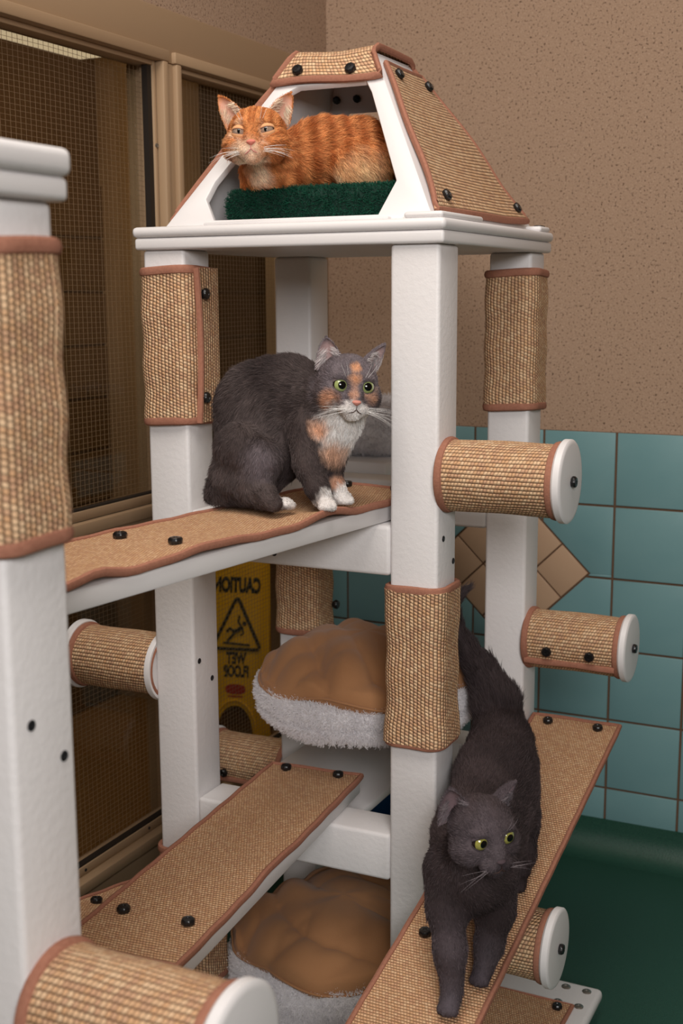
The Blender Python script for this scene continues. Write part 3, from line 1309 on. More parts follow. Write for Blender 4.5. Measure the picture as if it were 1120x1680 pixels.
walkway((-0.163, 0.145, -0.278), (-0.343, -1.295, -0.278), 0.225, 0.033,
        'white plank walkway with buckled sisal runner under the sitting tortoiseshell cat',
        carpet=(0.0, 0.80), knobs=((0.028, 0.060), (0.028, -0.060), (0.722, 0.060), (0.722, -0.060)), buckle=lambda l, w: buckle_mid(l, -w))
walkway((-0.300, 0.115, -0.918), (-0.178, -1.29, -0.918), 0.210, 0.032,
        'white plank walkway with sisal runner rising between the posts at lower left',
        carpet=(0.0, 0.60), knobs=((0.025, 0.062), (0.025, -0.062), (0.722, 0.062), (0.722, -0.062)),
        buckle=lambda l, w: 0.006 * max(0, -w / 0.1) ** 2 * math.exp(-((l - 0.48) / 0.07) ** 2))
ramp, rd, rs, rn = walkway((0.163, 0.572, -0.878), (0.163, -0.78, -1.178), 0.204, 0.016,
        'sloping white plank ramp with sisal runner under the grey cat', name='ramp_plank',
        carpet=(0.0, 0.97), knobs=((0.030, 0.060), (0.030, -0.060), (0.815, 0.062), (0.815, -0.062), (1.30, 0.06), (1.30, -0.06)))
b = G()
b.box((0.10, -0.70, FZ), (0.22, -0.64, -1.168), 0.006)
b.build('support_leg', M['plastic'], ramp)
step, _1, _2, _3 = walkway((-0.48, -0.09, -1.127), (-0.48, -0.72, -0.992), 0.20, 0.016,
        'shadowed sisal covered step plank half hidden beside the lower left walkway', name='step_plank',
        carpet=(0.0, 1.0), knobs=((0.287, 0.065), (0.287, -0.065), (0.03, 0.06), (0.03, -0.06)))
b = G()
b.box((-0.53, -0.44, FZ), (-0.43, -0.38, -1.075), 0.006)
b.build('support_leg', M['plastic'], step)


# ================================================================== beds, cushion, sign, bin
def pet_bed(c, R, label, h=0.11, puff=0.085, seed=0, greyed=0.0, count=42000, group='round fleece cat beds', cushion=True):
    """round fleece bolster bed with a puffed brown cloth cushion"""
    c = Vector(c)
    root = thing('pet_bed', c, label, 'pet bed', group)
    b = G()
    prof = [(0.0, 0.004), (R * 0.70, 0.004), (R * 0.86, 0.020), (R * 0.955, h * 0.36), (R * 0.985, h * 0.46), (R * 0.97, h * 0.55), (R * 1.0, h * 0.66), (R * 0.985, h * 0.88),
            (R * 0.93, h * 0.97), (R * 0.86, h * 0.98), (R * 0.80, h * 0.96), (R * 0.55, h * 0.92), (0.0, h * 0.92)]
    b.lathe(prof, c, (0, 0, 1), 72)
    for v in b.bm.verts:
        q = v.co - c
        a = math.atan2(q.y, q.x)
        k = 1 + 0.012 * math.sin(3 * a + seed) + 0.008 * math.sin(7 * a + 2 * seed) + 0.006 * math.sin(11 * a + q.z * 60)
        v.co = c + Vector((q.x * k, q.y * k, q.z * (1 + 0.05 * math.sin(2 * a + seed + 1))))
    fl = b.build('fleece', M['fleece'], root)
    if cushion:
        b = G()
        nr, na = 44, 144
        rings = []
        for i in range(nr + 1):
            s = i / nr
            row = []
            for j in range(na):
                a = 2 * PI * j / na
                if s < 0.80:
                    r = R * 0.955 * s / 0.80
                    z = h + 0.020 + puff * (1 - (s / 0.80) ** 2.6)
                else:
                    q = (s - 0.80) / 0.20
                    r = R * (0.955 + 0.045 * math.sin(q * PI * 0.8) - 0.06 * q)
                    z = h + 0.020 - 0.048 * q
                x, y = r * math.cos(a), r * math.sin(a)
                e = min(1.0, s * 1.6)
                wob = 1 + (0.034 * math.sin(5 * a + seed) - 0.030 * (1 - abs(math.sin(4.5 * a + seed))) ** 3) * s
                # folds: soft ridges gathered to one side
                f1 = math.sin(x * 13 + y * 21 + 1.5 * math.sin(x * 11 + seed) + seed)
                f2 = math.sin(x * 24 - y * 9 + 1.6 * math.sin(y * 14 + 1) + seed * 1.7)
                f3 = math.sin(x * 30 + y * 6 + 1.2 * math.sin(y * 23) + seed)
                fold = 0.026 * abs(f1) ** 0.6 + 0.014 * abs(f2) ** 0.6 + 0.006 * abs(f3) - 0.030
                dip = -0.055 * math.exp(-(((x - 0.10) / 0.07) ** 2 + ((y - 0.06) / 0.10) ** 2))
                row.append(b.bm.verts.new(c + Vector((x * wob, y * wob, z + (fold + dip) * e * (1.0 if s < 0.8 else 0.5) + 0.010 * math.sin(5 * a + seed + 2) * s))))
            rings.append(row)
        for i in range(nr):
            for j in range(na):
                k = (j + 1) % na
                if i == 0:
                    if j == 0:
                        b.bm.faces.new([rings[1][q] for q in range(na)])
                    continue
                b.bm.faces.new((rings[i][j], rings[i][k], rings[i + 1][k], rings[i + 1][j]))
        for v in rings[0]:
            b.bm.verts.remove(v)
        b.build('cushion', M['brown_cloth'], root, angle=80)
        # seam piping round the cushion
        b = G()
        pts = []
        for j in range(72):
            a = 2 * PI * j / 72
            wob = 1 + 0.034 * math.sin(5 * a + seed) - 0.030 * (1 - abs(math.sin(4.5 * a + seed))) ** 3
            pts.append(c + Vector((R * 0.975 * wob * math.cos(a), R * 0.975 * wob * math.sin(a), h * 0.99 + 0.010 * math.sin(5 * a + seed + 2))))
        b.tube(pts, 0.0030, 6, True)
        b.build('piping', M['brown_cloth'], root)
    c1 = rgb(246 - 40 * greyed, 243 - 40 * greyed, 244 - 38 * greyed)  # this amount darkens the pile colour evenly
    c2 = rgb(226 - 50 * greyed, 222 - 50 * greyed, 226 - 48 * greyed)
    fuzz(root, fl, count, 0.013, 0.00042, c1, c2, 'fleece_pile', 0.8, 0.6, weight=(lambda q: 1.0 * (np.hypot(q[:, 0] - c.x, q[:, 1] - c.y) > R * 0.9)) if cushion else None)
    return root


pet_bed((-0.250, 0.275, -0.840), 0.250, 'brown cushioned white fleece bed at mid height behind the front post', h=0.115, puff=0.080, seed=0.6)
pet_bed((-0.275, 0.20, -1.500), 0.262, 'brown cushioned white fleece bed low on the base board in shadow', h=0.165, puff=0.075, seed=2.2)
pet_bed((-0.46, 0.83, -0.285), 0.175, 'greyish white fleece bed partly hidden behind the tortoiseshell cat', h=0.135, puff=0.0, seed=4.0, greyed=0.6, count=16000, cushion=False)

# green turf cushion in the pyramid house
root = thing('turf_cushion', (-0.265, 0.20, 0.2745), 'thick dark green turf cushion under the orange cat', 'cushion')
b = G()
b.box((-0.456, 0.030, 0.2745), (-0.045, 0.415, 0.340), 0.022, 4)
bmesh.ops.subdivide_edges(b.bm, edges=[e_ for e_ in b.bm.edges if e_.calc_length() > 0.05], cuts=12, use_grid_fill=True)
core = b.build('pad', M['turf_base'], root)
fuzz(root, core, 30000, 0.010, 0.00055, rgb(22, 84, 62), rgb(6, 46, 36), 'turf_blades', 1.0, 0.45, weight=lambda c: 1.0 * (c[:, 2] > 0.279) + 0.05)

# wet floor sign beyond the mesh, lettering reversed as in the picture
SG = Vector((-1.50, 1.748, FZ))
sdir = Vector((0.965, 0.262, 0)).normalized()      # along its width
sface = Vector((0.262, -0.965, 0)).normalized()    # the way it faces
lean = math.radians(9)
sup = Vector((-sface.x * math.sin(lean), -sface.y * math.sin(lean), math.cos(lean)))
snor = sdir.cross(sup).normalized()
sign = thing('wet_floor_sign', SG, 'yellow folding caution wet floor sign standing behind the wire mesh', 'sign')
SW, SHT = 0.135, 0.80


def sheet_poly(poly, h0, h1, mat, name, bevel=0.0):
    b = G()
    b.prism(poly, h0, h1, (SG, sdir, sup, snor), bevel)
    return b.build(name, mat, sign)


# front leaf: outline with an arch between the feet and a handle at the top
arch = [(0.075 * math.cos(t), 0.012 + 0.125 * math.sin(t) ** 0.8 if 0 < t < PI else 0.012) for t in np.linspace(0, PI, 13)]
leaf = [(-SW - 0.012, 0.0), (-0.085, 0.0)] + [(-x, z) for x, z in arch] + [(0.085, 0.0), (SW + 0.012, 0.0), (SW, 0.10), (SW - 0.008, SHT - 0.05), (SW - 0.035, SHT), (-SW + 0.035, SHT), (-SW + 0.008, SHT - 0.05), (-SW, 0.10)]
sheet_poly(leaf, -0.012, 0.0, M['yellow'], 'front_leaf', 0.003)
rim = [(0.088 * math.cos(t), 0.012 + 0.142 * math.sin(t)) for t in np.linspace(0, PI, 13)]
b = G()
b.tube([SG + sdir * x + sup * z + snor * 0.001 for x, z in rim], 0.005, 6)
b.build('arch_rim', M['yellow'], sign)
b = G()
sup2 = Vector((sface.x * math.sin(lean) * -2.2, sface.y * math.sin(lean) * -2.2, math.cos(lean)))
top = SG + sup * SHT - snor * 0.016
bk = [(-SW, 0), (SW, 0), (SW - 0.03, 1), (-SW + 0.03, 1)]
ftp = Vector((top.x - sface.x * 0.26, top.y - sface.y * 0.26, FZ))
vec = top - ftp
L_ = vec.length
vn = vec.normalized()
b.prism([(x, z * L_) for x, z in bk], -0.006, 0.004, (ftp, sdir, vn, sdir.cross(vn)), 0.002)
b.build('rear_leaf', M['yellow'], sign)
b = G()
b.tube([top + sdir * x for x in (-SW + 0.03, SW - 0.03)], 0.011, 10)
b.build('hinge', M['yellow'], sign)


def mirrored_text(txt, size, x, z, parent, mat, sx=1.0, name='lettering'):
    cu = bpy.data.curves.new('t', 'FONT')
    cu.body = txt
    cu.size = size
    cu.align_x = 'CENTER'
    cu.offset = 0.004 * size / 0.07
    ob = bpy.data.objects.new('t', cu)
    COL.objects.link(ob)
    dg = bpy.context.evaluated_depsgraph_get()
    me = bpy.data.meshes.new_from_object(ob.evaluated_get(dg))
    bpy.data.objects.remove(ob)
    me.name = name
    bm_ = bmesh.new()
    bm_.from_mesh(me)
    bmesh.ops.triangulate(bm_, faces=bm_.faces)
    r_ = bmesh.ops.extrude_face_region(bm_, geom=list(bm_.faces))
    mv = [g_ for g_ in r_['geom'] if isinstance(g_, bmesh.types.BMVert)]
    for v in mv:
        v.co.z += 0.0006
    for v in bm_.verts:
        px, pz, ph = -v.co.x * sx + x, v.co.y + z, v.co.z + 0.0003
        v.co = sdir * px + sup * pz + snor * ph
    bmesh.ops.recalc_face_normals(bm_, faces=bm_.faces)
    bm_.to_mesh(me)
    bm_.free()
    return link(name, me, mat, parent, smooth=False)


TXC = 0.0
mirrored_text('CAUTION', 0.077, -0.003, 0.577, sign, M['ink'], 0.54)
mirrored_text('WET', 0.060, TXC, 0.298, sign, M['ink'], 0.60)
mirrored_text('FLOOR', 0.060, TXC, 0.247, sign, M['ink'], 0.54)


def flat(poly, mat, name, h=0.0008):
    return sheet_poly(poly, 0.0002, h, mat, name)


b = G()
tri = []
for (vx, vz), nx in (((0, 0.560), 0), ((0.098, 0.354), 1), ((-0.098, 0.354), 2)):
    tri.append(Vector((vx, vz)))
rnd = []
for i in range(3):
    p, a, c = tri[i], tri[i - 1], tri[(i + 1) % 3]
    for t in np.linspace(0, 1, 6):
        q = (p + (a - p).normalized() * 0.022) * (1 - t) ** 2 + p * 2 * t * (1 - t) + (p + (c - p).normalized() * 0.022) * t ** 2
        rnd.append(SG + sdir * q.x + sup * q.y + snor * 0.001)
b.tube(rnd, 0.0068, 6, True, 1.0)
b.build('warning_triangle', M['ink'], sign)
# slipping figure: one joined silhouette (reversed like the lettering)
b = G()


def limb(pts, r):
    b.tube([SG + sdir * x + sup * z + snor * 0.001 for x, z in pts], r, 6)


b.lathe([(0, -0.001), (0.0085, -0.001), (0.0085, 0.0015), (0, 0.0015)], SG + sdir * 0.030 + sup * 0.454 + snor * 0.001, snor, 12)
limb([(0.022, 0.442), (0.004, 0.426), (-0.012, 0.420)], 0.0085)
limb([(0.018, 0.442), (0.006, 0.460), (0.010, 0.485)], 0.0042)
limb([(0.022, 0.436), (0.028, 0.416), (0.016, 0.408)], 0.0042)
limb([(-0.010, 0.422), (-0.028, 0.434), (-0.040, 0.420)], 0.0056)
limb([(-0.008, 0.418), (-0.022, 0.400), (-0.036, 0.384)], 0.0056)
limb([(-0.052, 0.377), (0.054, 0.371)], 0.0042)
b.build('slipping_figure', M['ink'], sign)
flat([(0.042 * math.cos(t) * (1 if abs(math.cos(t)) < 0.92 else 0.98), 0.197 + 0.020 * math.copysign(abs(math.sin(t)) ** 0.6, math.sin(t))) for t in np.linspace(0, 2 * PI, 25)[:-1]], M['ink_red'], 'red_emblem')
flat([(-0.030, 0.166), (0.030, 0.166), (0.030, 0.172), (-0.030, 0.172)], M['ink_red'], 'red_bar')

# blue bin on the floor behind the tower
BB = Vector((-0.36, 0.92, FZ))
bin_ = thing('storage_bin', BB, 'dark blue plastic bin on the floor behind the tower', 'bin')
b = G()
t_ = 0.008
b.box((BB.x - 0.16, BB.y - 0.15, FZ), (BB.x + 0.16, BB.y + 0.15, FZ + 0.012), 0.004)
for a, c in (((-0.16, -0.15), (0.16, -0.142)), ((-0.16, 0.142), (0.16, 0.15)), ((-0.16, -0.15), (-0.152, 0.15)), ((0.152, -0.15), (0.16, 0.15))):
    b.box((BB.x + a[0], BB.y + a[1], FZ + 0.005), (BB.x + c[0], BB.y + c[1], FZ + 0.25), 0.003)
bo = b.build('tub', M['blue'], bin_)
b = G()
b.tube([BB + Vector((x, y, 0.25)) for x, y in ((-0.163, -0.153), (0.163, -0.153), (0.163, 0.153), (-0.163, 0.153))], 0.008, 8, True)
b.build('rim', M['blue'], bin_)


# ================================================================== cats
# directions used to pose the animals: to the right, up and towards the open side of the room
CR = np.array((0.899, 0.438, -0.005))
CU = np.array((-0.070, 0.155, 0.985))
CF = np.array((0.432, -0.886, 0.170))


def surface_nets(F, org, h):
    ins = F < 0
    n = np.array(F.shape)
    cs = [(i, j, k) for i in (0, 1) for j in (0, 1) for k in (0, 1)]

    def sl(A, o):
        return A[o[0]:n[0] - 1 + o[0], o[1]:n[1] - 1 + o[1], o[2]:n[2] - 1 + o[2]]
    cnt = sum(sl(ins, c).astype(np.int8) for c in cs)
    act = (cnt > 0) & (cnt < 8)
    idx = np.argwhere(act)
    vid = -np.ones(act.shape, np.int64)
    vid[act] = np.arange(len(idx))
    acc = np.zeros((len(idx), 3))
    num = np.zeros(len(idx))
    vals = {c: F[idx[:, 0] + c[0], idx[:, 1] + c[1], idx[:, 2] + c[2]] for c in cs}
    for a in cs:
        for ax in range(3):
            if a[ax] == 0:
                b_ = list(a)
                b_[ax] = 1
                b_ = tuple(b_)
                fa, fb = vals[a], vals[b_]
                m = (fa < 0) != (fb < 0)
                t = np.where(m, fa / np.where(m, fa - fb, 1), 0)
                p = np.zeros((len(idx), 3)) + np.array(a)
                p[:, ax] += t
                acc += p * m[:, None]
                num += m
    v = (idx + acc / num[:, None]) * h + org
    faces = []
    for ax in range(3):
        o1, o2 = [(1, 2), (2, 0), (0, 1)][ax]
        A = ins
        s0 = [slice(1, n[q] - 1) for q in range(3)]
        s0[ax] = slice(0, n[ax] - 1)
        s1 = list(s0)
        s1[ax] = slice(1, n[ax])
        a0, a1 = A[tuple(s0)], A[tuple(s1)]
        for flip in (False, True):
            e_ = np.argwhere((a0 & ~a1) if not flip else (~a0 & a1))
            if not len(e_):
                continue
            base = e_ + np.array([0 if q == ax else 1 for q in range(3)])
            q = []
            for d1, d2 in ((-1, -1), (0, -1), (0, 0), (-1, 0)):
                w = base.copy()
                w[:, o1] += d1
                w[:, o2] += d2
                q.append(vid[w[:, 0], w[:, 1], w[:, 2]])
            q = np.stack(q, 1)
            faces.append(q[:, ::-1] if flip else q)
    return v, np.concatenate(faces)


class Cat:
    def __init__(self):
        self.pr = []      # body shapes
        self.sub = []     # carved shapes
        self.rest = None  # plane the animal rests on
        self.blobs = []

    def cap(self, p1, r1, p2, r2, k=0.014, L=0.013, flow=None, head=False):
        p1, p2 = np.array(p1, float), np.array(p2, float)
        f = unit(p2 - p1) if flow is None else unit(np.array(flow, float))
        self.pr.append(dict(t='c', a=p1, b=p2, r1=r1, r2=r2, k=k, L=L, f=f, head=head))

    def ell(self, c, ax, rad, k=0.014, L=0.013, flow=(0, 0, -1), head=False):
        ax = np.array([unit(np.array(a, float)) for a in ax])
        self.pr.append(dict(t='e', c=np.array(c, float), ax=ax, rad=np.array(rad, float), k=k, L=L, f=unit(np.array(flow, float)), head=head))

    def chain(self, pts, k=0.014, L=0.013):
        for (p, r), (q, s) in zip(pts[:-1], pts[1:]):
            self.cap(p, r, q, s, k, L)

    def paw(self, c, fwd, s=1.0, L=0.004):
        c = np.array(c, float)
        f = np.array(fwd, float)
        f = unit(f)
        up = np.array((0, 0, 1.0))
        side = unit(np.cross(f, up))
        up = np.cross(side, f)
        self.ell(c, (side, f, up), (0.0150 * s, 0.0175 * s, 0.0115 * s), 0.008, L, f)
        for i, o in enumerate((-0.0105, -0.0036, 0.0036, 0.0105)):
            q = c + side * o * s + f * (0.0125 if i in (1, 2) else 0.0095) * s - up * 0.0022 * s
            self.ell(q, (side, f, up), (0.0049 * s, 0.0082 * s, 0.0078 * s), 0.0022, L, f)

    def head(self, O, yaw, pitch, roll, s):
        y, p, r = math.radians(yaw), math.radians(pitch), math.radians(roll)
        F = unit(math.cos(p) * (math.cos(y) * CF + math.sin(y) * CR) + math.sin(p) * CU)
        U = unit(CU - F * (CU @ F))
        X = np.cross(U, F)
        U, X = U * math.cos(r) + X * math.sin(r), X * math.cos(r) - U * math.sin(r)
        self.O, self.X, self.F, self.U, self.s = np.array(O, float), X, F, U, s
        A = (X, F, U)
        P = self.P
        self.ell(P(0, -0.006, 0.011), A, np.array((0.0455, 0.044, 0.040)) * s, 0.012, 0.007, head=True)
        for m in (-1, 1):
            self.ell(P(m * 0.0240, 0.007, -0.013), A, np.array((0.0275, 0.029, 0.0235)) * s, 0.012, 0.010, head=True)
            self.ell(P(m * 0.0100, 0.0370, -0.0290), A, np.array((0.0145, 0.0130, 0.0112)) * s, 0.006, 0.0035, head=True)
            self.ell(P(m * 0.018, 0.027, 0.0165), A, np.array((0.014, 0.012, 0.009)) * s, 0.008, 0.004, head=True)
            self.sub.append((P(m * 0.0215, 0.0420, 0.004), 0.0112 * s, 0.005))
        self.cap(P(0, 0.026, 0.012), 0.0165 * s, P(0, 0.0405, -0.0160), 0.0118 * s, 0.009, 0.003, head=True)
        self.ell(P(0, 0.034, -0.0390), A, np.array((0.0130, 0.012, 0.0095)) * s, 0.007, 0.0045, head=True)

    def P(self, x, y, z):
        return self.O + self.s * (x * self.X + y * self.F + z * self.U)

    def local(self, p):
        q = (p - self.O) / self.s
        return q @ self.X, q @ self.F, q @ self.U

    def dist(self, q, p):
        if q['t'] == 'c':
            ab = q['b'] - q['a']
            t = np.clip(((p - q['a']) @ ab) / max(ab @ ab, 1e-9), 0, 1)
            return np.linalg.norm(p - (q['a'] + t[..., None] * ab), axis=-1) - (q['r1'] + (q['r2'] - q['r1']) * t)
        l = ((p - q['c']) @ q['ax'].T) / q['rad']
        k0 = np.linalg.norm(l, axis=-1)
        k1 = np.linalg.norm(l / q['rad'], axis=-1)
        return k0 * (k0 - 1) / np.maximum(k1, 1e-6)

    def mesh(self, h=0.003):
        lo, hi = np.full(3, 1e9), np.full(3, -1e9)
        bb = []
        for q in self.pr:
            if q['t'] == 'c':
                r = max(q['r1'], q['r2'])
                a, c = np.minimum(q['a'], q['b']) - r, np.maximum(q['a'], q['b']) + r
            else:
                r = q['rad'].max()
                a, c = q['c'] - r, q['c'] + r
            bb.append((a, c))
            lo, hi = np.minimum(lo, a), np.maximum(hi, c)
        lo -= 0.015
        n = np.ceil((hi + 0.015 - lo) / h).astype(int) + 1
        D = np.full(n, 0.5, np.float32)
        gx = [lo[i] + h * np.arange(n[i]) for i in range(3)]
        for q, (a, c) in zip(self.pr, bb):
            m = q['k'] + 2 * h
            i0 = np.maximum(((a - m - lo) / h).astype(int), 0)
            i1 = np.minimum(((c + m - lo) / h).astype(int) + 2, n)
            sl = tuple(slice(i0[i], i1[i]) for i in range(3))
            P = np.stack(np.meshgrid(*[gx[i][sl[i]] for i in range(3)], indexing='ij'), -1)
            d = self.dist(q, P)
            o = D[sl]
            k = q['k']
            w = np.maximum(k - np.abs(o - d), 0) / k
            D[sl] = np.minimum(o, d) - w * w * k * 0.25
        for c, r, k in self.sub:
            a, e_ = c - r - k - h, c + r + k + h
            i0 = np.maximum(((a - lo) / h).astype(int), 0)
            i1 = np.minimum(((e_ - lo) / h).astype(int) + 2, n)
            sl = tuple(slice(i0[i], i1[i]) for i in range(3))
            P = np.stack(np.meshgrid(*[gx[i][sl[i]] for i in range(3)], indexing='ij'), -1)
            d = r - np.linalg.norm(P - c, axis=-1)
            o = D[sl]
            w = np.maximum(k - np.abs(o - d), 0) / k
            D[sl] = np.maximum(o, d) + w * w * k * 0.25
        if self.rest is not None:
            nn, c0 = self.rest
            P = np.stack(np.meshgrid(*gx, indexing='ij'), -1)
            D = np.maximum(D, c0 - P @ np.array(nn))
        return surface_nets(D, lo, h)

    def guide(self, p):
        """hair direction and length at points"""
        n = len(p)
        ds = np.stack([self.dist(q, p) for q in self.pr], 1)
        w = np.exp(-(ds - ds.min(1, keepdims=True)) / 0.009)
        w /= w.sum(1, keepdims=True)
        hf = unit(p - self.P(0, 0.068, -0.012))
        fl = np.zeros((n, 3))
        L = np.zeros(n)
        hw = np.zeros(n)
        for i, q in enumerate(self.pr):
            fl += w[:, i:i + 1] * (hf if q['head'] else q['f'])
            L += w[:, i] * q['L']
            hw += w[:, i] * q['head']
        return unit(fl), L, hw

    def paint(self, p, base):
        c = np.array(base(p))
        j = snoise(p, 160, 5) * 0.15 + snoise(p, 420, 6) * 0.12
        for ctr, r, col, soft in self.blobs:
            q = p - np.array(ctr)
            along = q @ CF
            q = q - np.outer(along, CF) * 0.45
            d = np.linalg.norm(q, axis=1) / r + j
            a = np.clip((1 + soft - d) / (2 * soft), 0, 1)[:, None]
            c = c * (1 - a) + np.array(rgb(*col)[:3]) * a
        return np.clip(c, 0, 1)


def attr_mesh(name, v, f, colors, mat, parent=None, origin=None):
    o = np.array(world_origin(parent)) if parent is not None else np.array(origin)
    me = bpy.data.meshes.new(name)
    me.from_pydata((v - o).tolist(), [], f.tolist() if hasattr(f, 'tolist') else f)
    a = me.attributes.new('fur_color', 'FLOAT_COLOR', 'POINT')
    c = np.ones((len(v), 4), np.float32)
    c[:, :3] = colors
    a.data.foreach_set('color', c.ravel())
    me.update()
    ob = link(name, me, mat, parent)
    if parent is None:
        ob.location = o
    return ob


def grid_faces(nu, nv, closed_u=False):
    f = []
    for i in range(nv - 1):
        for j in range(nu if closed_u else nu - 1):
            k = (j + 1) % nu
            f.append((i * nu + j, i * nu + k, (i + 1) * nu + k, (i + 1) * nu + j))
    return f


def make_cat(cat, origin, label, base, opt, group=None):
    v, f = cat.mesh(opt.get('h', 0.003))
    P, X, F, U, s = cat.P, cat.X, cat.F, cat.U, cat.s
    body = attr_mesh('cat', v, f, cat.paint(v, base) * 0.8, M['skin'], None, origin)
    tag(body, label, 'cat')
    # ears: cupped shells
    roots_p, roots_n, roots_c, roots_f, roots_L = [], [], [], [], []
    for m in (-1, 1):
        e_ = opt['ears'][0 if m < 0 else 1]
        b0, tip = P(m * e_['base'][0], e_['base'][1], e_['base'][2]), P(m * e_['tip'][0], e_['tip'][1], e_['tip'][2])
        ax = tip - b0
        face = e_['face']
        n = unit(F * math.cos(math.radians(face)) + X * m * math.sin(math.radians(face)) + U * 0.10)
        n = unit(n - unit(ax) * (n @ unit(ax)))
        side = np.cross(unit(ax), n)
        nu, nv = 15, 16
        fr_, bk_ = [], []
        W0 = e_.get('w', 0.0205) * s
        for i in range(nv):
            t = i / (nv - 1)
            wd = W0 * (1 - t) ** 0.72 * (1 + 0.35 * t) + 0.0006
            for j in range(nu):
                a = j / (nu - 1) * 2 - 1
                p = b0 + ax * t + side * (a * wd) - n * (0.80 * wd * (1 - a * a)) - ax * 0.10 * (1 - t) * (1 - a * a)
                fr_.append(p + n * 0.0004)
                bk_.append(p - n * 0.0022 + ax * 0.0)
        fr_, bk_ = np.array(fr_), np.array(bk_)
        vv = np.concatenate([fr_, bk_])
        gf = grid_faces(nu, nv)
        off = nu * nv
        ff = list(gf) + [tuple(off + q for q in g_[::-1]) for g_ in gf]
        for i in range(nv - 1):
            for j in (0, nu - 1):
                ff.append((i * nu + j, (i + 1) * nu + j, off + (i + 1) * nu + j, off + i * nu + j))
        cin = np.tile(np.array(rgb(*opt['ear_in'])[:3]), (off, 1))
        edge = np.array([abs(j / (nu - 1) * 2 - 1) for i in range(nv) for j in range(nu)])
        tt = np.array([i / (nv - 1) for i in range(nv) for j in range(nu)])
        oc = np.tile(np.array(rgb(*opt['ear_out'])[:3]), (off, 1))
        k = np.clip((np.maximum(edge, tt * 0.97) - 0.80) / 0.15, 0, 1)[:, None]
        cin = cin * (1 - k) + oc * k
        ear = attr_mesh('ear', vv, ff, np.concatenate([cin, oc * 0.8]), M['skin'], body)
        # short hair on the back and rim, pale tufts inside
        q = rng.integers(0, off, 2600)
        roots_p.append(bk_[q] + rng.normal(size=(2600, 3)) * 0.0009)
        roots_n.append(np.tile(-n, (2600, 1)))
        roots_c.append(oc[q])
        roots_f.append(np.tile(unit(ax), (2600, 1)))
        roots_L.append(np.full(2600, 0.0045))
        low = np.where((np.abs(edge) > 0.45) & (tt < 0.55))[0]
        q = rng.choice(low, 340)
        roots_p.append(fr_[q] + rng.normal(size=(340, 3)) * 0.001)
        roots_n.append(np.tile(n, (340, 1)))
        roots_c.append(np.tile(np.array(rgb(*opt['tuft'])[:3]), (340, 1)))
        roots_f.append(unit(ax * 0.7 - side * (np.array([j / (nu - 1) * 2 - 1 for i in range(nv) for j in range(nu)])[q][:, None]) * np.linalg.norm(ax)))
        roots_L.append(np.full(340, 0.016))
    # eyes: ball with pupil, iris and dark surround, and lids that follow the ball
    for m in (-1, 1):
        c = P(m * 0.0210, 0.0255, 0.0040)
        r = 0.0125 * s
        gz = unit(F + X * opt['gaze'][0] + U * opt['gaze'][1])
        sx = unit(np.cross(U, gz))
        su = np.cross(gz, sx)
        rings = [0, 4, opt['pupil'] * 0.6, opt['pupil'], opt['pupil'] + 0.01, 40, 54, 60, 60.01, 75, 100, 140, 180]
        nu = 28
        vv = []
        for a in rings:
            for j in range(nu):
                th = 2 * PI * j / nu
                a_ = math.radians(a)
                sq = opt.get('slit', 1.0) if a <= opt['pupil'] + 0.011 else 1.0
                d_ = gz * math.cos(a_) + (sx * math.cos(th) * sq + su * math.sin(th)) * math.sin(a_)
                vv.append(c + unit(d_) * r)
        me = bpy.data.meshes.new('eye')
        me.from_pydata((np.array(vv) - np.array(world_origin(body))).tolist(), [], grid_faces(nu, len(rings), True))
        eo = link('eye', me, [opt['m_pupil'], opt['m_iris'], opt['m_white']], body)
        for pl in me.polygons:
            k = pl.index // nu
            pl.material_index = 0 if k < 4 else (1 if k < 7 else 2)
        # lids
        R = r * 1.07
        til = math.radians(opt['tilt'])
        lx, lu = X * m * math.cos(til) + U * math.sin(til), U * math.cos(til) - X * m * math.sin(til)
        for up in (1, -1):
            vv, cc = [], []
            nA, nE = 25, 9
            for i in range(nE):
                for j in range(nA):
                    az = math.radians(-78 + 156 * j / (nA - 1))
                    o_ = opt['open'][0 if up > 0 else 1] * math.cos(az * 90 / 80) ** 0.8
                    el = math.radians(o_ + (66 - o_) * (i / (nE - 1))) * up
                    rr = R * (1.0 + (0.04 if 0 < i else -0.02) + 0.02 * min(1, i / 3))
                    d_ = F * math.cos(el) * math.cos(az) + lx * math.cos(el) * math.sin(az) + lu * math.sin(el)
                    vv.append(c + d_ * rr)
                    cc.append(rgb(*opt['liner'])[:3] if i < 1 else rgb(*opt['lid'])[:3])
            vv, cc = np.array(vv), np.array(cc)
            attr_mesh('eyelid', vv, grid_faces(nA, nE), cc, M['skin'], body)
    # nose leather and lips
    vv = []
    nu, nv = 20, 11
    for i in range(nv):
        ph = PI * i / (nv - 1)
        for j in range(nu):
            th = 2 * PI * j / nu
            x, z = math.sin(ph) * math.cos(th), math.sin(ph) * math.sin(th)
            y = math.cos(ph)
            wz = 0.0058 if z > 0 else 0.0052
            xx = x * (0.0074 if z > 0 else 0.0074 * (1 - 0.55 * min(1, -z)))
            vv.append(P(xx, 0.0503 + 0.0048 * y - (0.003 * z if z > 0 else -0.001 * z), -0.0195 + wz * z))
    o_ = attr_mesh('nose', np.array(vv), grid_faces(nu, nv, True), np.array([rgb(*opt['nose'])[:3]] * len(vv)), M['skin'], body)
    b = G()
    for m in (-1, 1):
        b.tube([P(0, 0.0528, -0.0245), P(0, 0.0518, -0.0300), P(m * 0.004, 0.0508, -0.0340), P(m * 0.011, 0.0460, -0.0368), P(m * 0.017, 0.0385, -0.0355)],
               [0.0007, 0.0008, 0.0009, 0.0008, 0.0005], 6)
    o_ = b.build('mouth', opt['m_mouth'], body)
    # fur
    me = body.data
    vv, nn, tt = mesh_arrays(me, world_origin(body))
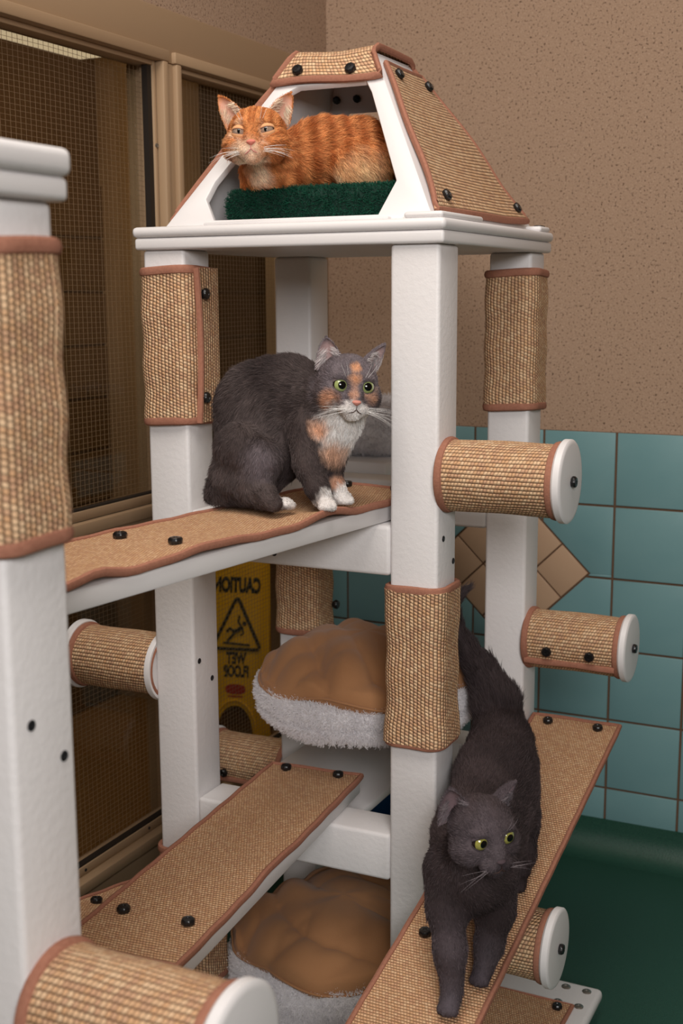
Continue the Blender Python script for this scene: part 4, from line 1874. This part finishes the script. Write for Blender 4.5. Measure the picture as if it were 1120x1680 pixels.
    N = opt['hairs']
    fx, fF, fU = None, None, None
    hd = cat.O

    def wgt(c):
        return 1.0 + 1.6 * (np.linalg.norm(c - hd, axis=1) < 0.075 * s)
    p, nrm = sample(vv, nn, tt, N, wgt)
    lx, ly, lz = cat.local(p)
    keep = np.ones(N, bool)
    for m in (-1, 1):
        keep &= np.linalg.norm(p - P(m * 0.0210, 0.0255, 0.0040), axis=1) > 0.0152 * s
    keep &= ~((np.abs(lx) < 0.0072) & (lz > -0.0255) & (lz < -0.014) & (ly > 0.046))
    p, nrm = p[keep], nrm[keep]
    fl, L, hw = cat.guide(p)
    col = cat.paint(p, base)
    p = np.concatenate([p] + roots_p)
    nrm = np.concatenate([nrm] + roots_n)
    fl = np.concatenate([fl] + roots_f)
    L = np.concatenate([L] + roots_L)
    col = np.concatenate([col] + roots_c)
    n = len(p)
    tan = fl - nrm * (fl * nrm).sum(1, keepdims=True)
    clump = np.stack([snoise(p, 240, 31 + i) for i in range(3)], 1) * 0.28
    jit = rng.normal(size=(n, 3)) * 0.16 + clump
    lift = opt.get('lift', 0.34)
    d0 = unit(nrm * lift + unit(tan) * 0.9 + jit)
    d1 = unit(nrm * lift * 0.35 + unit(tan) + jit)
    L = (L * opt.get('len', 1.0) * rng.uniform(0.65, 1.2, n))[:, None]
    pts = np.stack([p - nrm * 0.001, p + d0 * L * 0.35, p + (d0 * 0.35 + d1 * 0.33) * L, p + (d0 * 0.32 + d1 * 0.62) * L], 1)
    rad = np.tile(np.array([1.0, 0.9, 0.65, 0.15]), (n, 1)) * 0.00030 * rng.uniform(0.6, 1.3, n)[:, None]
    shade = rng.uniform(0.55, 1.5, n)[:, None]
    strands('fur', pts, rad, np.clip(col * shade, 0, 1), M['fur'], body)
    # whiskers
    wp = []
    for m in (-1, 1):
        for k in range(opt.get('nwh', 11)):
            a, bb = rng.uniform(-0.55, 0.30), rng.uniform(0.0, 0.45)
            st = P(m * (0.009 + 0.008 * rng.random()), 0.0463 - 0.003 * rng.random(), -0.0275 - 0.007 * rng.random())
            d_ = unit(X * m * 1.0 + U * (a * 0.55) + F * bb * 0.8)
            ln = rng.uniform(0.035, 0.058) * s
            dr = -CU * ln * rng.uniform(0.05, 0.22) - F * ln * 0.15
            wp.append([st, st + d_ * ln * 0.35 + dr * 0.08, st + d_ * ln * 0.7 + dr * 0.4, st + d_ * ln + dr])
        for k in range(2):
            st = P(m * (0.014 + 0.004 * k), 0.041, 0.019)
            d_ = unit(U + X * m * (0.3 + 0.3 * k) + F * 0.5)
            ln = 0.024 * s
            wp.append([st, st + d_ * ln * 0.35, st + d_ * ln * 0.7 - F * 0.002, st + d_ * ln - F * 0.006])
    wp = np.array(wp)
    strands('whiskers', wp, np.tile(np.array([1, 0.9, 0.6, 0.2]) * 0.00026, (len(wp), 1)), np.tile(np.array(rgb(*opt['whisker'])[:3]), (len(wp), 1)), M['fur'], body)
    return body


def eye_mat(name, inner, outer):
    m = NT(name, 0.08, 0.6)
    p = m.pos()
    m.col(m.mix(m.noise(p, 260.0, 2), inner, outer))
    m.b.inputs['Coat Weight'].default_value = 1.0
    m.b.inputs['Coat Roughness'].default_value = 0.02
    return m.m


M['pupil'] = plain('pupil', rgb(8, 8, 9), 0.06, 0.6)
M['eye_dark'] = plain('eye_surround', rgb(40, 30, 28), 0.2, 0.5)
M['mouth_dark'] = plain('mouth_line', rgb(70, 48, 44), 0.6)
M['mouth_pink'] = plain('mouth_pink', rgb(196, 120, 116), 0.5)

EARS = dict(base=(0.0285, -0.006, 0.034), tip=(0.0420, -0.010, 0.0880), face=32, w=0.0215)

# ------------------------------------------------------------------ tortoiseshell cat sitting on the upper walkway
c = Cat()
c.rest = ((0, 0, 1.0), -0.2560)
c.head((-0.0884, -0.1557, -0.0385), 18, -9, 2, 1.19)
c.cap((-0.1070, -0.1277, -0.0511), 0.0455, (-0.1504, -0.1204, -0.0794), 0.0576, 0.03, 0.012, flow=(-0.4, 0.4, -0.5))
c.cap((-0.1476, -0.1262, -0.0869), 0.0599, (-0.2453, -0.1026, -0.0686), 0.0780, 0.03, 0.014)
c.cap((-0.2431, -0.1015, -0.0687), 0.0792, (-0.2938, -0.1180, -0.0844), 0.0819, 0.03, 0.015, flow=(-0.7, 0.1, -0.55))
c.cap((-0.2936, -0.1183, -0.0867), 0.0819, (-0.2942, -0.1655, -0.1840), 0.0681, 0.03, 0.015, flow=(-0.2, 0.0, -0.95))
c.cap((-0.1198, -0.1436, -0.1016), 0.0455, (-0.1412, -0.1527, -0.1532), 0.0457, 0.03, 0.014, flow=(0.1, -0.2, -0.9))
c.cap((-0.1992, -0.1157, -0.1365), 0.0563, (-0.2697, -0.1589, -0.1823), 0.0610, 0.03, 0.012)
# near haunch, hind foot
c.cap((-0.2747, -0.2343, -0.1506), 0.0455, (-0.2311, -0.2313, -0.1751), 0.0385, 0.016, 0.013, flow=(-0.2, 0, -0.9))
c.cap((-0.2296, -0.2337, -0.1678), 0.0361, (-0.2441, -0.2466, -0.2218), 0.0293, 0.014, 0.012, flow=(-0.3, 0, -0.9))
c.cap((-0.2938, -0.2224, -0.2166), 0.0507, (-0.3078, -0.2222, -0.2385), 0.0346, 0.02, 0.015, flow=(0.0, 0, -0.9))
c.cap((-0.2414, -0.2376, -0.2229), 0.0337, (-0.1817, -0.2757, -0.2430), 0.0168, 0.016, 0.009)
c.paw((-0.1726, -0.2461, -0.2480), (0.75, -0.60, 0), 1.0)
# near foreleg
c.chain([((-0.1632, -0.1791, -0.1171), 0.0374), ((-0.1434, -0.2038, -0.1783), 0.0270), ((-0.1224, -0.2159, -0.2185), 0.0185), ((-0.1142, -0.2078, -0.2430), 0.0156)], 0.016, 0.008)
c.paw((-0.0960, -0.2266, -0.2480), (0.45, -0.88, 0), 1.08)
# far foreleg
c.chain([((-0.1354, -0.1256, -0.1443), 0.0346), ((-0.1348, -0.1406, -0.1948), 0.0219), ((-0.1186, -0.1503, -0.2274), 0.0166), ((-0.1084, -0.1506, -0.2430), 0.0149)], 0.014, 0.008)
c.paw((-0.0989, -0.1518, -0.2480), (0.62, -0.78, 0), 1.08)
# tail wrapped along the near side
c.chain([((-0.3453, -0.1825, -0.2311), 0.0284), ((-0.3262, -0.2210, -0.2446), 0.0232), ((-0.2681, -0.2333, -0.2506), 0.0194)], 0.02, 0.014)
white, org, gry = (236, 230, 226), (212, 158, 122), (128, 120, 124)
c.blobs = [
    ((-0.0636, -0.2021, -0.0194), 0.0659, (116, 106, 110), 0.35),
    ((-0.0545, -0.1879, 0.0018), 0.0099, org, 0.4), ((-0.0488, -0.2026, -0.0190), 0.0120, org, 0.35), ((-0.0429, -0.2151, -0.0398), 0.0131, (222, 170, 140), 0.35), ((-0.0366, -0.2236, -0.0531), 0.0119, (226, 178, 156), 0.3),
    ((-0.0230, -0.1881, -0.0499), 0.0165, (218, 164, 128), 0.4), ((-0.0194, -0.1667, -0.0359), 0.0110, (222, 180, 150), 0.5), ((-0.0315, -0.1800, -0.0156), 0.0099, (120, 108, 110), 0.5),
    ((-0.0960, -0.2138, -0.0568), 0.0165, (196, 146, 116), 0.5), ((-0.0820, -0.2150, -0.0694), 0.0110, (96, 84, 84), 0.5),
    ((-0.0525, -0.2181, -0.0726), 0.0131, white, 0.4), ((-0.0312, -0.2069, -0.0684), 0.0131, white, 0.4), ((-0.0433, -0.2044, -0.0832), 0.0153, white, 0.35), ((-0.0636, -0.2178, -0.0719), 0.0077, white, 0.5),
    ((-0.0753, -0.1629, -0.1094), 0.0337, white, 0.35), ((-0.0930, -0.1728, -0.1159), 0.0427, white, 0.3), ((-0.0640, -0.1553, -0.0984), 0.0270, white, 0.3),
    ((-0.1295, -0.1902, -0.1135), 0.0180, (210, 160, 130), 0.5), ((-0.1117, -0.1737, -0.1609), 0.0226, (206, 164, 138), 0.5), ((-0.0847, -0.1645, -0.1526), 0.0135, (206, 170, 148), 0.5),
    ((-0.1096, -0.1607, -0.2162), 0.0137, (214, 164, 136), 0.4), ((-0.1257, -0.1587, -0.1943), 0.0103, (70, 60, 62), 0.4),
    ((-0.1011, -0.2140, -0.2480), 0.0278, white, 0.18), ((-0.1041, -0.1383, -0.2480), 0.0286, white, 0.18), ((-0.1730, -0.2312, -0.2480), 0.0202, white, 0.2),
    ((-0.2154, -0.2655, -0.1701), 0.0290, (112, 102, 106), 0.6),
]


def tortie(p):
    a = np.clip(0.5 + 0.6 * snoise(p, 45, 2), 0, 1)[:, None]
    return np.array(rgb(58, 48, 47)[:3]) * (1 - a) + np.array(rgb(86, 75, 73)[:3]) * a


M['iris_green'] = eye_mat('iris_green', rgb(172, 182, 116), rgb(136, 152, 92))
M['iris_yellow'] = eye_mat('iris_yellow', rgb(176, 170, 84), rgb(140, 136, 66))
M['iris_amber'] = eye_mat('iris_grey_amber', rgb(164, 138, 120), rgb(132, 112, 98))
make_cat(c, (-0.1287, -0.3229, -0.2585), 'grey tortoiseshell cat with white chest sitting hunched on the upper walkway', tortie, dict(
    ears=[dict(base=(0.0300, -0.004, 0.029), tip=(0.0370, -0.012, 0.0730), face=22, w=0.0225), dict(base=(0.0345, -0.010, 0.028), tip=(0.0610, -0.014, 0.0690), face=44, w=0.0205)],
    ear_in=(178, 150, 148), ear_out=(112, 102, 106), tuft=(206, 198, 198), gaze=(0.0, 0.08), pupil=30, tilt=9, open=(45, 42),
    m_pupil=M['pupil'], m_iris=M['iris_green'], m_white=M['eye_dark'], m_mouth=M['mouth_dark'], liner=(44, 34, 34), lid=(112, 100, 100), nose=(200, 136, 122),
    hairs=90000, whisker=(250, 248, 246), len=1.0))

# ------------------------------------------------------------------ orange tabby lying in the pyramid house
c = Cat()
c.rest = ((0, 0, 1.0), 0.3450)
c.head((-0.3521, -0.0155, 0.4325), -7, 1, -2, 1.25)
c.cap((-0.3723, 0.0445, 0.4317), 0.0408, (-0.3797, 0.0794, 0.3970), 0.0500, 0.03, 0.014, flow=(0.2, 0.1, -0.9))
c.cap((-0.3709, 0.0631, 0.3783), 0.0422, (-0.3474, 0.0980, 0.3825), 0.0525, 0.03, 0.015, flow=(0.3, 0.1, -0.8))
c.cap((-0.3556, 0.1083, 0.3984), 0.0552, (-0.2939, 0.1594, 0.4195), 0.0658, 0.03, 0.015)
c.cap((-0.2939, 0.1594, 0.4195), 0.0658, (-0.2324, 0.2009, 0.4203), 0.0724, 0.03, 0.016)
c.ell((-0.1998, 0.1373, 0.3886), (CR, CF, CU), (0.0593, 0.0420, 0.0494), 0.02, 0.016, flow=(0.55, 0.1, -0.7))
c.ell((-0.1782, 0.1857, 0.3796), (CR, CF, CU), (0.0374, 0.0371, 0.0420), 0.03, 0.015, flow=(0.4, 0.1, -0.7))
c.chain([((-0.3654, 0.0529, 0.3700), 0.0272), ((-0.345, 0.056, 0.360), 0.018), ((-0.322, 0.062, 0.358), 0.0145)], 0.014, 0.007)
c.chain([((-0.4104, 0.0719, 0.3772), 0.0272), ((-0.4130, 0.0656, 0.3513), 0.0183), ((-0.385, 0.062, 0.358), 0.0145)], 0.014, 0.007)
c.chain([((-0.1983, 0.2555, 0.3826), 0.0203), ((-0.2388, 0.2664, 0.3664), 0.0190), ((-0.2779, 0.2574, 0.3598), 0.0152)], 0.014, 0.014)
cr, lt = (240, 216, 190), (236, 182, 128)
c.blobs = [
    ((-0.1648, 0.0767, 0.3664), 0.0483, (240, 196, 148), 0.6), ((-0.2113, 0.0759, 0.3625), 0.0265, (232, 180, 130), 0.6), ((-0.2315, 0.0752, 0.3515), 0.0195, (244, 214, 182), 0.5),
    ((-0.3526, -0.0096, 0.3643), 0.0241, cr, 0.5), ((-0.3606, -0.0094, 0.3858), 0.0241, (238, 210, 182), 0.5), ((-0.3514, -0.0075, 0.3433), 0.0170, cr, 0.4),
    ((-0.3508, -0.0475, 0.3981), 0.0261, (240, 214, 190), 0.5), ((-0.3650, -0.0581, 0.4082), 0.0154, (236, 206, 178), 0.5), ((-0.3330, -0.0425, 0.4080), 0.0154, (236, 206, 178), 0.5),
    ((-0.3451, -0.0610, 0.4307), 0.0094, (214, 142, 96), 0.5),
    ((-0.3756, -0.0576, 0.4374), 0.0107, (238, 204, 170), 0.5), ((-0.3286, -0.0350, 0.4360), 0.0119, (238, 204, 170), 0.5),
    ((-0.3662, -0.0497, 0.4549), 0.0095, (240, 210, 178), 0.5), ((-0.3342, -0.0341, 0.4547), 0.0095, (240, 210, 178), 0.5),
    ((-0.3958, -0.0476, 0.4235), 0.0108, (224, 168, 120), 0.6),
]


def tabby(p):
    x, y, z = c.local(p)
    hw = np.clip(1.25 - np.linalg.norm(np.stack([x, y, z], 1), axis=1) / 0.062, 0, 1) > 0
    u = p @ CR
    w = p @ CU
    st = np.sin(u * 2 * PI / 0.034 + 1.3 * snoise(p, 26, 11) + 10 * w) + 0.35 * snoise(p, 130, 12)
    k = np.clip(0.5 + 0.55 * st, 0, 1)
    head_st = np.sin(np.abs(x) * 2 * PI / 0.0125 + 0.6 * snoise(p, 90, 14)) * (z > 0.012)
    cheek = np.sin((z * 1.0 - np.abs(x) * 0.35) * 2 * PI / 0.016 + 1.0) * (z <= 0.012) * (np.abs(x) > 0.022)
    kh = np.clip(0.32 + 0.5 * (head_st + cheek), 0, 1)
    k = np.where(hw, kh, k)[:, None]
    a, b_ = np.array(rgb(220, 148, 90)[:3]), np.array(rgb(172, 96, 48)[:3])
    return a * (1 - k) + b_ * k


make_cat(c, (-0.4751, 0.4222, 0.3400), 'orange tabby cat lying on the green cushion inside the pyramid house', tabby, dict(
    ears=[dict(base=(0.0310, -0.004, 0.028), tip=(0.0590, -0.002, 0.0730), face=24, w=0.0205), dict(base=(0.0320, -0.004, 0.028), tip=(0.0560, -0.002, 0.0700), face=28, w=0.0205)],
    ear_in=(222, 172, 150), ear_out=(204, 132, 78), tuft=(240, 214, 190), gaze=(0.0, -0.05), pupil=20, slit=0.5, tilt=10, open=(12, 24),
    m_pupil=M['pupil'], m_iris=M['iris_amber'], m_white=M['eye_dark'], m_mouth=M['mouth_pink'], liner=(150, 100, 80), lid=(226, 168, 120), nose=(214, 128, 112),
    hairs=80000, whisker=(250, 246, 240), len=1.05))

# ------------------------------------------------------------------ grey cat walking down the ramp
c = Cat()
_n = unit(np.array((0, -0.222, 1.0)))
c.rest = (_n, float(_n @ np.array((0.16, 0.572, -0.8685))) + 0.0005)
c.head((0.2594, -0.3669, -0.7577), 25, -11, -6, 1.20)
c.cap((0.2309, -0.3340, -0.8076), 0.0479, (0.2108, -0.2986, -0.8662), 0.0639, 0.03, 0.011, flow=(0.1, 0.5, -0.6))
c.cap((0.2096, -0.2950, -0.8738), 0.0663, (0.1849, -0.1902, -0.8534), 0.0716, 0.03, 0.012, flow=(-0.2, 0.9, 0))
c.cap((0.1849, -0.1902, -0.8534), 0.0716, (0.1449, 0.0332, -0.8232), 0.0733, 0.04, 0.013)
c.cap((0.1449, 0.0332, -0.8232), 0.0733, (0.1148, 0.1581, -0.8020), 0.0691, 0.04, 0.013)
c.cap((0.1969, -0.1877, -0.9297), 0.0584, (0.1690, 0.0135, -0.8694), 0.0630, 0.04, 0.012)
# forelegs
c.chain([((0.1817, -0.3118, -0.8608), 0.0426), ((0.1884, -0.3423, -0.9195), 0.0327), ((0.2049, -0.3689, -0.9821), 0.0251), ((0.2145, -0.3833, -1.0458), 0.0198)], 0.02, 0.007)
c.paw((0.2161, -0.3987, -1.0620), (0.08, -0.97, -0.21), 1.22)
c.chain([((0.2470, -0.2601, -0.8756), 0.0430), ((0.2504, -0.2665, -0.9470), 0.0322), ((0.2464, -0.2849, -1.0028), 0.0226), ((0.2462, -0.3088, -1.0313), 0.0182)], 0.02, 0.007)
c.paw((0.2441, -0.3184, -1.0442), (0.05, -0.97, -0.21), 1.15)
# hind legs
c.chain([((0.1487, 0.1226, -0.8376), 0.0554), ((0.1937, 0.0291, -0.9095), 0.0389), ((0.2131, 0.0114, -0.9629), 0.0205), ((0.2273, -0.0398, -0.9737), 0.0165)], 0.024, 0.009)
c.paw((0.2282, -0.0644, -0.9878), (0.05, -0.97, -0.21), 1.1)
c.chain([((0.1001, 0.1182, -0.8549), 0.0529), ((0.1272, 0.0259, -0.9338), 0.0365), ((0.1323, -0.0041, -0.9855), 0.0205), ((0.1561, -0.0851, -0.9837), 0.0165)], 0.024, 0.009)
c.paw((0.1586, -0.1052, -0.9969), (0.05, -0.97, -0.21), 1.1)
# bushy tail passing behind the front post
c.chain([((0.1007, 0.1990, -0.7881), 0.0520), ((0.0732, 0.2407, -0.7368), 0.0475), ((0.0365, 0.2513, -0.6761), 0.0318), ((-0.0021, 0.2475, -0.6277), 0.0226), ((-0.0364, 0.2467, -0.5738), 0.0186), ((-0.0349, 0.2563, -0.5279), 0.0120), ((-0.0079, 0.2742, -0.5032), 0.0066)], 0.02, 0.022)
c.blobs = [((0.2801, -0.4283, -0.7476), 0.0513, (92, 82, 86), 0.6), ((0.3104, -0.4400, -0.7679), 0.0215, (104, 94, 98), 0.6), ((0.2131, -0.3906, -0.9691), 0.0466, (84, 74, 78), 0.8),  # lighter patches paint a sheen on face and legs
           ((0.2253, -0.4228, -1.0498), 0.0267, (92, 84, 90), 0.7), ((0.2513, -0.3388, -1.0317), 0.0253, (84, 76, 82), 0.7), ((0.2527, -0.3096, -1.0005), 0.0253, (76, 68, 72), 0.8)]


def smoke(p):
    a = np.clip(0.5 + 0.6 * snoise(p, 50, 21), 0, 1)[:, None]
    return np.array(rgb(52, 43, 44)[:3]) * (1 - a) + np.array(rgb(72, 61, 62)[:3]) * a


make_cat(c, (0.1975, -0.1517, -1.0190), 'dark grey cat walking down the sloping sisal ramp with its tail raised', smoke, dict(
    ears=[dict(base=(0.0350, -0.008, 0.020), tip=(0.0440, -0.014, 0.0680), face=30, w=0.0265), dict(base=(0.0350, -0.010, 0.024), tip=(0.0640, -0.016, 0.0550), face=54, w=0.0235)],
    ear_in=(134, 112, 116), ear_out=(84, 74, 78), tuft=(130, 120, 124), gaze=(0.12, 0.05), pupil=26, tilt=9, open=(38, 38),
    m_pupil=M['pupil'], m_iris=M['iris_yellow'], m_white=M['eye_dark'], m_mouth=M['mouth_dark'], liner=(34, 28, 30), lid=(84, 74, 78), nose=(74, 62, 66),
    hairs=90000, whisker=(140, 130, 134), nwh=5, len=1.0))
